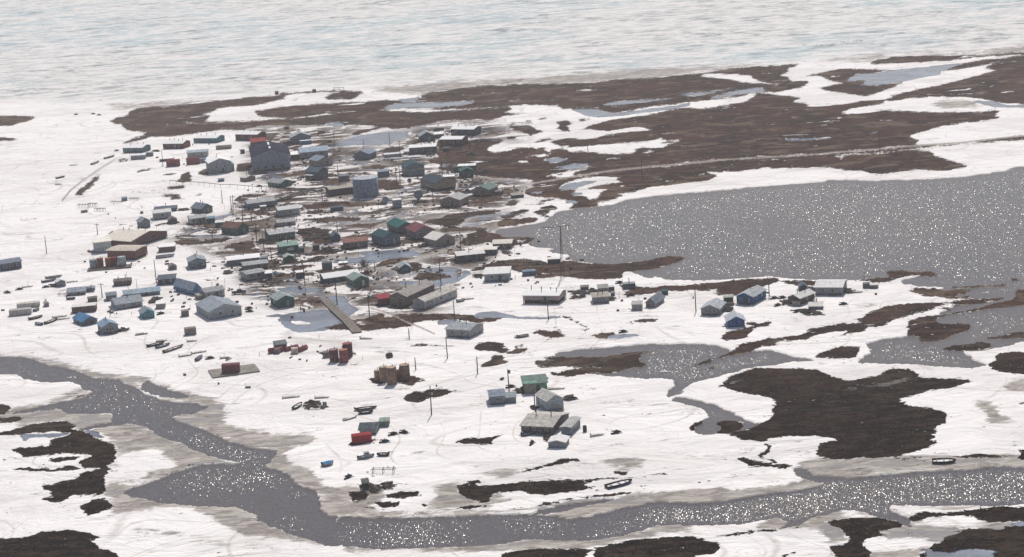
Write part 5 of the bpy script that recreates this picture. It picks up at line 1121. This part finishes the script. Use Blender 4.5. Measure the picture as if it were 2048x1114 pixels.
for t in [(13,195,415,385,372,DK),(13,292,430,445,388,GR),(13,375,480,595,405,'71665e'),(7,470,478,630,448,GR),(7,512,432,692,408,'8a8680'),(7,748,665,842,660,'54565a'),(7,325,892,475,855,DK),
          (7,503,940,640,890,'4c4542'),(7,385,797,432,778,GR),(16,505,120,745,92,'5b534e'),(16,545,158,705,142,'3c3d4b'),(15,865,88,990,68,AL),(9,1755,470,1835,455,AL),(8,1250,248,1325,215,GR),
          (1,50,880,162,850,DK),('A',535,965,580,948,DK),('A',612,930,668,915,GR),('J',1718,250,1768,218,'3f5560'),('A',330,1047,380,1036,DK),(17,715,398,790,385,GR),(7,470,950,390,940,'3e5f78'),(10,1010,1000,1000,990,GR)]:
    if t[0] == 10: continue
    boat(*t[:5], colr=t[5])
boat(16,540,662,720,628,'long grey skiff with a white cabin on the open snow',colr='7d8087',cabin=1)
boat(16,850,620,770,622,'small dark skiff just right of the cabin skiff',colr=DK)
boat(16,370,232,525,190,'very narrow pale open boat left of the grey green cabin',colr='a7a29a',W=1.1,hgt=.5,motor=0)
boat(17,1630,985,1918,912,'long dark flat barge on the snow beside the river bank',colr='3c4450',W=2.6,hgt=.8,motor=0)
boat('H',1510,560,1650,558,'long dark open barge with two rows of snow below the big dark island',colr='2f3634',W=2.8,hgt=.8,motor=0)
boat(16,140,740,262,712,'small boat under a bright blue tarp, alone on the snow',colr='8b8d90',cover='3f8fc4',W=2.2,hgt=.9)
boat(4,1180,985,1390,960,'long boat buried in snow in front of the school wing',colr='a0a0a4',W=3,hgt=1.0,motor=0)
boat(13,740,572,805,520,'short skiff heaped with gear right of the sled row',colr='6b6f78',cover='6a6c74')
def snowmachine(tile, x, y, rz=.3, colr='2f3440'):
    X, Y = v(tile, x, y); s = item('snowmobile', 'snowmobile', X, Y, rz, 'parked snowmobile', 'snowmobiles')
    MB().loft([[(a, -w_, .3), (a, w_, .3), (a, w_*.7, h_), (a, -w_*.7, h_)] for a, w_, h_ in ((-.7, .3, .5), (.1, .42, .85), (.7, .42, .8), (1.35, .25, .45))]).build('body', paint(colr, 'plain'), s)
    MB().box((-.65, 0, .78), (1.3, .4, .2)).build('seat', PIPE, s)
    MB().box((-.4, 0, .18), (2.2, .42, .32)).build('track', PIPE, s)
    for sy_ in (-1, 1): MB().box((1.1, sy_*.48, .06), (1.2, .14, .07)).box((1.0, sy_*.4, .25), (.07, .07, .35)).build('ski', PIPE, s)
    MB().poly([(.35, -.28, .85), (.35, .28, .85), (.12, .22, 1.2), (.12, -.22, 1.2), (.31, -.28, .85), (.31, .28, .85), (.08, .22, 1.2), (.08, -.22, 1.2)], [(0, 1, 2, 3), (7, 6, 5, 4), (0, 4, 5, 1), (2, 6, 7, 3), (1, 5, 6, 2), (3, 7, 4, 0)]).build('windshield', M_glass(), s)
    MB().tube((.05, -.38, 1.05), (.05, .38, 1.05), .035, n=6).build('handlebar', PIPE, s)
for i, t in enumerate([(16,925,390,.4),(16,1045,370,-.5),(16,428,868,.9),(17,800,490,1.2),(15,785,640,.2),(8,1100,545,.3),(8,1108,578,-.2),(8,1445,182,.3),(8,118,604,.5),(5,842,466,.5),(11,660,148,.2),(12,825,432,.1),
          (12,915,428,.2),(12,865,512,.6),(12,1595,498,.1),(2,705,700,.3),(2,1110,250,.2),('A',445,672,.1),('A',545,668,0),('A',580,675,.4),(7,215,555,.2),(7,510,530,.4),(7,1790,828,.6),(7,80,592,-.3),(13,890,545,.3),
          (1,185,792,.3),(16,830,472,.1),(17,1740,372,.3),(15,1480,775,.2),(2,325,742,.3),(11,790,290,.2),(5,1070,820,.5),('K',1100,390,.2)]):
    snowmachine(*t, colr=('2f3440', '3b3336', '2b3b4c', '4a2f33')[i % 4])
def sled(tile, x, y, rz=.3, L=3.6):
    X, Y = v(tile, x, y); s = item('sled', 'sled', X, Y, rz, 'wooden freight sled', 'freight sleds')
    for sy_ in (-1, 1): MB().box((0, sy_*.4, .08), (L, .08, .14)).box((L/2+.15, sy_*.4, .22), (.5, .08, .12)).build('runner', WOOD, s)
    mb = MB()
    for i in range(7): mb.box((-L/2+.3+i*(L-.6)/6, 0, .32), (.22, .95, .05))
    mb.build('slat', WOOD, s)
    MB().box((-L/2+.1, 0, .65), (.07, .9, .6)).box((-L*.1, .45, .5), (L*.75, .05, .06)).box((-L*.1, -.45, .5), (L*.75, .05, .06)).build('side_rail', WOOD, s)
for t in [(13,345,348,.2,3.4),(13,685,352,.1,3.2),(13,610,515,.35,4),(13,762,478,.5,5),(13,1050,538,.3,2.8),(13,1098,552,1.2,2.6),(13,130,272,.3,3.4),(7,300,525,.3,4),(7,800,470,.3,4),(7,660,858,.3,5),(7,690,885,.2,5),
          (8,1100,385,.1,5),(9,730,880,-.3,4),(17,1520,400,.3,3.5),(15,1285,660,-.1,5),(9,1865,440,.2,4),(7,1570,1055,.2,4),('J',1700,180,.1,5),('J',1880,182,0,4),(1,790,1050,.2,5),(17,800,378,.1,3),(12,1740,365,.1,4),('K',345,425,.1,4.5),
          ('A',430,968,.1,4),('A',340,1080,.1,3)]: sled(*t)
def truck(tile, x, y, rz, colr, label):
    X, Y = v(tile, x, y); t = item('pickup_truck', 'truck', X, Y, rz, '', 'trucks in the village', label)
    b = MB().loft([[(a, -.9, z0), (a, .9, z0), (a, .9, z1), (a, -.9, z1)] for a, z0, z1 in ((-2.6, .5, 1.1), (-.5, .45, 1.15), (2.2, .45, 1.1), (2.6, .5, .95))]).build('body', paint(colr, 'plain'), t)
    c_ = MB().loft([[(a, -.85+k_, z0), (a, .85-k_, z0), (a, .75-k_, z1), (a, -.75+k_, z1)] for a, z0, z1, k_ in ((-.75, 1.1, 1.15, 0), (-.6, 1.1, 1.8, .02), (.75, 1.1, 1.8, .02), (1.35, 1.1, 1.15, 0))]).build('cab', paint(colr, 'plain'), t)
    MB().box((.1, 0, 1.48), (1.25, 1.66, .34)).build('window', M_glass(), c_)
    MB().box((-1.7, 0, 1.13), (1.6, 1.5, .06)).build('bed', PIPE, t)
    for xx in (-1.6, 1.6):
        for yy in (-.85, .85):
            w_ = MB().tube((xx, yy-.12, .38), (xx, yy+.12, .38), .38, n=14).build('wheel', PIPE, t); MB().tube((xx, yy-.135, .38), (xx, yy+.135, .38), .18, n=10).build('rim', TRIM, w_)
    for yy in (-.65, .65): MB().box((2.6, yy, .78), (.06, .3, .18)).build('headlight', TRIM, t)
truck(8,995,378,.2,'39404c','dark pickup truck between the off-white porch house and a wooden pole')
truck(5,910,590,.8,'35393d','dark pickup truck left of the long green-ended house')
truck(1,262,905,.35,'d9d6d2','white truck at the left end of the low grey shed')
truck(3,450,512,.1,'5f6770','grey truck in front of the long dark slate house')
truck(3,860,925,.4,'4d5563','slate truck right of the large tan building')
truck(3,840,345,.3,'4a4c50','dark truck far left of the dark gabled house near the pond') if False else None
truck(3,905,510,.1,'4c5550','dark green grey truck right of the far cluster houses')
truck(3,300,828,.1,'6d655f','brown truck between the teal-roofed house and the tan building') if False else None
truck(6,860,690,.2,'565b60','grey truck at the edge of the wide puddle') if False else None
# ---------------------------------------------------------------- racks, drums, piles
def rack(tile, x0, x1, y, hpx, n, label, tri=0):
    A, B_ = place(*v(tile, x0, y)), place(*v(tile, x1, y)); L = math.hypot(B_.x-A.x, B_.y-A.y); k = full(tile,1,0)[0]-full(tile,0,0)[0]; h = hpx*k*mpp(*v(tile, x0, y))
    r_ = empty('drying_rack', A, math.atan2(B_.y-A.y, B_.x-A.x), label, 'rack', 'drying racks')
    MB().tube((-.5, 0, h), (L+.5, 0, h), .08, n=6).tube((-.5, 1.4, h), (L+.5, 1.4, h), .08, n=6).build('rail', POLE, r_)
    for i in range(n):
        x = L*i/(n-1); MB().tube((x, 0, -.2), (x, 0, h+.3), .08, n=6).tube((x, 1.4, -.2), (x, 1.4, h+.3), .08, n=6).tube((x, 0, h*.95), (x, 1.4, h*.95), .05, n=5).build('post', POLE, r_)
    if tri:
        for x in (L*.72, L): MB().tube((x, 0, h), (x+.3, 0, h*1.9), .05, n=5).tube((x+.9, 0, h*.9), (x+.3, 0, h*1.9), .05, n=5).build('mast', POLE, r_)
rack(16,698,925,822,48,3,'long fish drying rack with two small masts on open snow',1)
rack(7,650,715,626,22,2,'small low drying rack in front of the low grey bluish-roofed house')
rack(4,315,420,425,40,4,'left drying rack of a cluster on the snow beyond the village')
rack(4,430,510,415,40,4,'middle drying rack of a cluster on the snow beyond the village')
rack(4,500,600,460,30,4,'right drying rack of a cluster, nearest the school')
rack(4,885,975,340,24,4,'drying rack right of the little grey box hut on the snow')
rack(4,678,790,372,20,4,'drying rack left of the little grey box hut on the snow')
rack('A',1952,2006,528,14,3,'weathered rack by the coast beyond the village')
SH(4,'L',798,804,864,352,3,36,2,'flat','858d96','9aa1a8','little grey box hut between two drying racks','the little grey box hut',G2)
SH(4,'L',345,352,420,480,2.5,18,2,'flat','6c605c','857a75','very low brown box near the drying racks','the very low brown box',G2)
SH(4,'L',1006,1010,1040,492,2,18,2,'flat','4f4d50','77777a','tiny dark box on the snow behind the narrow slate hut','the tiny dark box',G2)
SH('A','L',1609,1613,1631,556,4,17,0,'flat','63504b','857672','square brown cabin on the coast, left one of two','the left coast cabin',G2)
SH('A','L',1828,1832,1851,543,4,16,0,'flat','6b5854','8b7c78','square brown cabin on the coast, right one of two','the right coast cabin',G2)
SH(2,'L',605,612,660,106,3,26,4,'f','4e4d52','84868a','small dark hut alone on the snow far behind the hall','the small far dark hut',G2)
SH(3,'L',590,598,664,470,3.5,38,14,'f','4b4d4e','62645f','low dark hut among gear below the far red brown house','the low dark hut among gear',G2)
SH(6,'L',606,612,656,826,2.5,34,2,'flat','4d4744','6e6865','tiny dark box right of the leafless willow bush','the tiny dark box by the bush',G2)
SH(6,'L',318,322,420,728,3,16,2,'flat','6f6a66',WR,'low lean-to with a white top beside the plain grey container','the low white lean-to',G2)
SH(16,'L',578,590,660,1005,4,70,10,'f','3c4140','565c5a','dark hut wreck on bare ground by the river','the dark hut wreck',G2)
SH(4,'L',1872,1880,1942,135,3,24,8,'f','566470','7d8a94','small slate hut on a dark patch left of the pipeline end','the small slate hut',G2)
def pile(tile, x, y, w_px, base, seed, kind=0):
    X, Y = v(tile, x, y); k = full(tile,1,0)[0]-full(tile,0,0)[0]; m_ = mpp(X, Y)*k; rg = random.Random(seed)
    p = item('wood_pile' if not kind else 'drum_pile', 'pile', X, Y, 0, base, None); W_2 = w_px*m_/2
    mb, m2 = MB(), MB()
    for i in range(26):
        x_, y_ = rg.uniform(-W_2, W_2), rg.uniform(-2.2, 2.2); z_ = rg.uniform(.05, .8)*(1-abs(x_)/W_2*.6)
        if kind and i % 5 == 0: MB().tube((x_, y_, 0), (x_+rg.uniform(-.1, .1), y_, .88), .29, n=10).build('drum', paint('5a5f66', 'tank'), p)
        else: mb.box((x_, y_, z_), (rg.uniform(1, 3.4), rg.uniform(.15, .5), rg.uniform(.08, .4)), rz=rg.uniform(-1, 1), rx=rg.uniform(-.5, .5))
    mb.build('board', paint('5c524c', 'plain'), p)
for i, t in enumerate([(3,960,350,150,0),(3,1050,345,90,1),(3,1350,315,60,0),(3,720,445,160,1),(3,800,470,90,0),(3,190,490,60,1),(5,1360,480,120,1),(5,1500,540,110,0),(5,1430,560,80,1),(5,1600,500,90,0),(5,1650,540,70,1),(5,1500,790,110,1),
          (5,1560,760,60,0),(5,1030,590,90,0),(5,1250,800,60,1),(5,1700,680,110,0),(5,1640,660,80,0),(6,1470,505,70,1),(6,400,760,110,0),(6,1270,510,60,1),(6,1540,790,0,0),(10,1510,925,60,1),(10,1600,930,120,1),(10,1540,975,150,1),(10,1700,905,60,0),
          (7,1360,1010,110,1),(7,600,510,60,1),(7,1700,690,60,1),(12,1110,575,130,0),(12,1250,600,160,0),(12,320,500,80,1),(12,310,560,90,0),(12,1660,355,80,1),(12,960,480,80,1),(12,1240,335,80,1),(16,850,965,120,0),(16,720,1000,90,0),
          (15,1430,765,70,0),(15,890,690,90,0),(14,1080,615,0,0),('J',1850,235,110,1),('J',1830,215,60,0),(2,1690,940,90,1),(2,640,870,80,0),(2,830,640,80,1),(3,1000,700,110,1),(3,1080,690,90,0),(3,340,1030,130,1),(10,1080,600,110,0),
          (10,430,740,70,0),(1,620,795,60,0),(8,60,440,60,1),(8,870,145,60,1),(4,1480,445,110,0),(4,1370,590,110,1),(4,730,700,90,0),(17,1010,440,60,0),(11,560,330,80,1),(2,520,905,70,1),(2,600,890,60,0)]):
    if t[3]: pile(t[0], t[1], t[2], t[3], ('heap of weathered boards', 'heap of boards and drums')[t[4]], i, t[4])
for t in [(17,1392,350,.55,1.6,'3f4750','upright dark fuel drum at the right end of the purple brown house')]:
    X, Y = v(*t[:3]); d_ = item('fuel_drum', 'drum', X, Y, 0, '', None, t[6]); MB().lathe([(t[3], 0), (t[3], t[4]), (t[3]*.9, t[4]+.05)], 16).build('shell', paint(t[5], 'tank'), d_); MB().lathe([(t[3]+.04, t[4]*.5), (t[3]+.04, t[4]*.55)], 16).build('rim', PIPE, d_)
# ---------------------------------------------------------------- boardwalk, pipeline, snow fence, willow, person
def path_pts(s): return [place(*full(int(a) if a.isdigit() else a, float(b), float(c_))) for a, b, c_ in (t.split(',') for t in s.split())]
pp = path_pts('9,270,440 9,400,570 9,530,690 9,640,815')
bw = empty('boardwalk', pp[0], 0, 'wide grey plank boardwalk running down across the wet ground toward the viewer', 'boardwalk')
mb, m2 = MB(), MB()
for a, b in zip(pp, pp[1:]):
    d = b-a; d.z = 0; n = max(1, int(d.length/.45)); ang = math.atan2(d.y, d.x)
    for i in range(n):
        q = a+d*(i+.5)/n-pp[0]; q.z = .45; mb.box(q, (.40, 3.4, .10), rz=ang)
        if i % 6 == 0:
            for s_ in (-1.4, 0, 1.4): m2.box(q+Vector((-math.sin(ang)*s_, math.cos(ang)*s_, -.35)), (.25, .25, .55), rz=ang)
mb.build('plank', paint('837b74', 'plain'), bw); m2.build('post', POLE, bw)
pp = path_pts('4,1335,150 4,1480,160 4,1660,170 4,1900,195 2,0,752 2,250,772 2,560,792 2,800,806 2,1062,828')
pl = empty('pipeline', pp[0], 0, 'long thin raised pipe on rows of short posts, ending at the brown powerhouse', 'pipeline')
mb = MB()
for a, b in zip(pp, pp[1:]): mb.tube(a-pp[0]+Vector((0, 0, 1.6)), b-pp[0]+Vector((0, 0, 1.6)), .13, n=8)
mb.build('pipe', PIPE, pl)
for a, b in zip(pp, pp[1:]):
    n = max(1, int((b-a).length/4))
    for i in range(n):
        q = a+(b-a)*i/n-pp[0]; MB().tube((q.x, q.y, -.4), (q.x, q.y, 1.6), .08, n=6).tube((q.x, q.y-.5, 1.45), (q.x, q.y+.5, 1.45), .05, n=6).build('post', POLE, pl)
pp = path_pts('4,138,352 4,230,240 4,330,160 4,430,88 4,545,8 1,160,905 1,420,880')
fe = empty('snow_fence', pp[0], 0, 'long low snow fence curving over the open snow left of the village', 'fence')
mb = MB()
for a, b in zip(pp, pp[1:]):
    n = max(1, int((b-a).length/3))
    for i in range(n):
        q = a+(b-a)*i/n-pp[0]; mb.box((q.x, q.y, .6), (.12, .12, 1.4))
mb.build('post', POLE, fe)
mb = MB()
for a, b in zip(pp, pp[1:]):
    for z_ in (.45, .8, 1.15): mb.tube(a-pp[0]+Vector((0, 0, z_)), b-pp[0]+Vector((0, 0, z_)), .045, n=4)
mb.build('slat', paint('8f837b', 'plain'), fe)
def shrub(tile, x, y, R_2, label, n=90, seed=1):
    X, Y = v(tile, x, y); s = item('willow_bush', 'bush', X, Y, 0, '', None, label); rg = random.Random(seed); mb = MB()
    for i in range(n):
        a, el = rg.uniform(0, 6.28), rg.uniform(.25, 1.5); L = R_2*rg.uniform(.6, 1.1); d = Vector((math.cos(a)*math.cos(el), math.sin(a)*math.cos(el), math.sin(el)))
        mb.tube((0, 0, 0), d*L*.5, .05, .035, n=4); e_ = d*L*.5
        for k_ in range(3):
            d2 = (d+Vector((rg.uniform(-.5, .5), rg.uniform(-.5, .5), rg.uniform(-.2, .4)))).normalized(); mb.tube(e_, e_+d2*L*.5, .03, .01, n=3)
    mb.build('branches', paint('6b5f5b', 'plain'), s)
shrub(6,598,745,3.4,'leafless grey willow bush between the ribbed-roof house and the puddle')
tp = item('tripod', 'tripod', *v(7,1248,852), 0, '', None, 'thin pole tripod behind the grey hut on bare ground')
for a in range(3): MB().tube((1.3*math.cos(a*2.1), 1.3*math.sin(a*2.1), 0), (-.1*math.cos(a*2.1), -.1*math.sin(a*2.1), 3.2), .06, n=5).build('leg', POLE, tp)
def skin(name, verts, edges, mat, parent, sub=1):
    me = bpy.data.meshes.new(name); me.from_pydata([a[:3] for a in verts], edges, []); o = bpy.data.objects.new(name, me); col.objects.link(o)
    me.materials.append(mat); o.parent = parent
    md = o.modifiers.new('skin', 'SKIN'); md.use_smooth_shade = True
    if not me.skin_vertices: me.attributes.new('skin', 'FLOAT', 'POINT') if False else None
    sv = me.skin_vertices[0].data if me.skin_vertices else None
    if sv:
        for i, a in enumerate(verts): sv[i].radius = (a[3], a[4] if len(a) > 4 else a[3])
        sv[0].use_root = True
    o.modifiers.new('sub', 'SUBSURF').levels = sub; o.modifiers['sub'].render_levels = sub
    return o
pr = item('person', 'person', *v(8,1680,572), rad(20), '', None, 'person in dark clothes walking on the snow right of the green gabled house')
V = [(0,0,.95,.15,.11),(0,0,1.2,.15,.10),(0,0,1.42,.17,.11),(0,0,1.54,.06),(0,.02,1.70,.10,.11),(.19,0,1.40,.06),(.27,.1,1.15,.048),(.24,.28,.98,.036),(-.19,0,1.40,.06),(-.27,-.1,1.14,.048),(-.25,-.02,.90,.036),
     (.10,0,.86,.085),(.12,.2,.50,.062),(.12,.12,.09,.045),(.12,.24,.05,.04),(-.10,0,.86,.085),(-.12,-.12,.48,.062),(-.12,-.34,.12,.045),(-.12,-.24,.05,.04),(.24,.34,.90,.03),(-.25,.04,.80,.03)]
E = [(0,1),(1,2),(2,3),(3,4),(2,5),(5,6),(6,7),(2,8),(8,9),(9,10),(0,11),(11,12),(12,13),(13,14),(0,15),(15,16),(16,17),(17,18),(7,19),(10,20)]
import bmesh
def skin_person():
    me = bpy.data.meshes.new('body'); bm = bmesh.new(); sl_ = bm.verts.layers.skin.verify(); vs_ = []
    for a in V:
        q = bm.verts.new(a[:3]); q[sl_].radius = (a[3], a[4] if len(a) > 4 else a[3]); vs_.append(q)
    vs_[0][sl_].use_root = True
    for a, b in E: bm.edges.new((vs_[a], vs_[b]))
    bm.to_mesh(me); bm.free(); me.materials.append(paint('2b2c33', 'plain'))
    o = bpy.data.objects.new('body', me); col.objects.link(o); o.parent = pr; o.modifiers.new('skin', 'SKIN').use_smooth_shade = True
    s_ = o.modifiers.new('sub', 'SUBSURF'); s_.levels = 2; s_.render_levels = 2
skin_person()
MB().lathe([(.115, 1.70), (.13, 1.76), (.11, 1.83), (.03, 1.87)], 12, 0, -.01).build('hat', paint('3a2b2b', 'plain'), pr, True)
# ---------------------------------------------------------------- loose gear, posts and boards nobody could count
rg = random.Random(5); mb = MB(); m2 = MB()
for (x, y, s) in REG:
    if y > 1150 or y < 560: continue
    for i in range(rg.choice((7, 12, 18, 26) if 700 < y < 1100 and -120 < x < 60 else (0, 0, 1, 3))):
        a = rg.uniform(0, 6.28); r_ = rg.uniform(6.5, 17); q = Vector((x+r_*math.cos(a), y+r_*1.3*math.sin(a), 0)); z_ = gz(q.x, q.y); t = rg.random()
        (mb if rg.random() < .6 else m2).box((q.x, q.y, z_+.2), (rg.uniform(.3, 1.8), rg.uniform(.2, .9), rg.uniform(.2, .9)), rz=rg.uniform(0, 3)) if t < .8 else mb.tube((q.x, q.y, z_), (q.x+.1, q.y, z_+rg.uniform(1, 2.2)), .07, n=5)
tag(mb.build('scattered_gear', paint('4e4744', 'plain')), kind='stuff')
tag(m2.build('scattered_boards', paint('7a7370', 'plain')), kind='stuff')
# low scrub standing on the bare ground (dwarf willow and sedge)
rs = np.random.RandomState(3)
sel_ = np.argwhere((T > .55) & (Yg > 300) & (Yg < 900) & (np.abs(Ug) < .33) & (W_ < .3))
pat = fbm(Xg, Yg*.45, .12, 4, 123, .6)[sel_[:, 0], sel_[:, 1]]
sel_ = sel_[rs.rand(len(sel_)) < np.clip(.06+pat*1.3, .01, .45)]
n = len(sel_); i_, j_ = sel_[:, 0], sel_[:, 1]
cx = Xg[i_, j_]+rs.uniform(-.25, .25, n); cy = Yg[i_, j_]+rs.uniform(-.8, .8, n); cz = Z[i_, j_]
hgt_ = rs.uniform(.08, .22, n)*(1+.5*(rs.rand(n) < .1)); wd = rs.uniform(.15, .4, n); an = rs.uniform(0, 3.14, n)
vv = np.zeros((n, 6, 3)); 
for k_, da in enumerate((0, 1.57)):
    ca, sa = np.cos(an+da), np.sin(an+da)
    vv[:, 3*k_+0] = np.stack([cx-ca*wd, cy-sa*wd, cz-.05], -1); vv[:, 3*k_+1] = np.stack([cx+ca*wd, cy+sa*wd, cz-.05], -1)
    vv[:, 3*k_+2] = np.stack([cx+rs.uniform(-.2, .2, n), cy+rs.uniform(-.2, .2, n), cz+hgt_], -1)
me = bpy.data.meshes.new('low_scrub'); me.vertices.add(n*6); me.vertices.foreach_set('co', vv.astype(np.float32).ravel())
me.loops.add(n*6); me.loops.foreach_set('vertex_index', np.arange(n*6, dtype=np.int32)); me.polygons.add(n*2); me.polygons.foreach_set('loop_start', np.arange(0, n*6, 3, dtype=np.int32)); me.update(calc_edges=True)
sm, nt, bs = newmat('scrub'); geo = nd(nt, 'ShaderNodeNewGeometry'); sp = nd(nt, 'ShaderNodeSeparateXYZ'); lk(nt, geo.outputs['Position'], sp.inputs[0])
nn = noise(nt, geo.outputs['Position'], .5, 3, .6)
lk(nt, mixc(nt, sstep(nt, sp.outputs[1], 640, 520), mixc(nt, nn, (.045, .032, .026), (.16, .115, .095)), mixc(nt, nn, (.012, .009, .008), (.075, .052, .036))), bs.inputs['Base Color']); bs.inputs['Roughness'].default_value = .9; bs.inputs['Specular IOR Level'].default_value = 0
me.materials.append(sm); o = bpy.data.objects.new('low_scrub', me); col.objects.link(o); tag(o, kind='stuff')
# ---------------------------------------------------------------- the air
hm = bpy.data.materials.new('haze'); hm.use_nodes = True; nt = hm.node_tree; nt.nodes.remove(nt.nodes['Principled BSDF'])
pv = nt.nodes.new('ShaderNodeVolumePrincipled'); pv.inputs['Color'].default_value = (.90, .90, .93, 1); pv.inputs['Density'].default_value = HAZE
pv.inputs['Anisotropy'].default_value = .25
nt.links.new(pv.outputs[0], nt.nodes['Material Output'].inputs['Volume'])
tag(MB().box((0, 16500, 90), (120000, 37400, 186)).build('haze', hm), kind='stuff')
print('REG', len(REG))
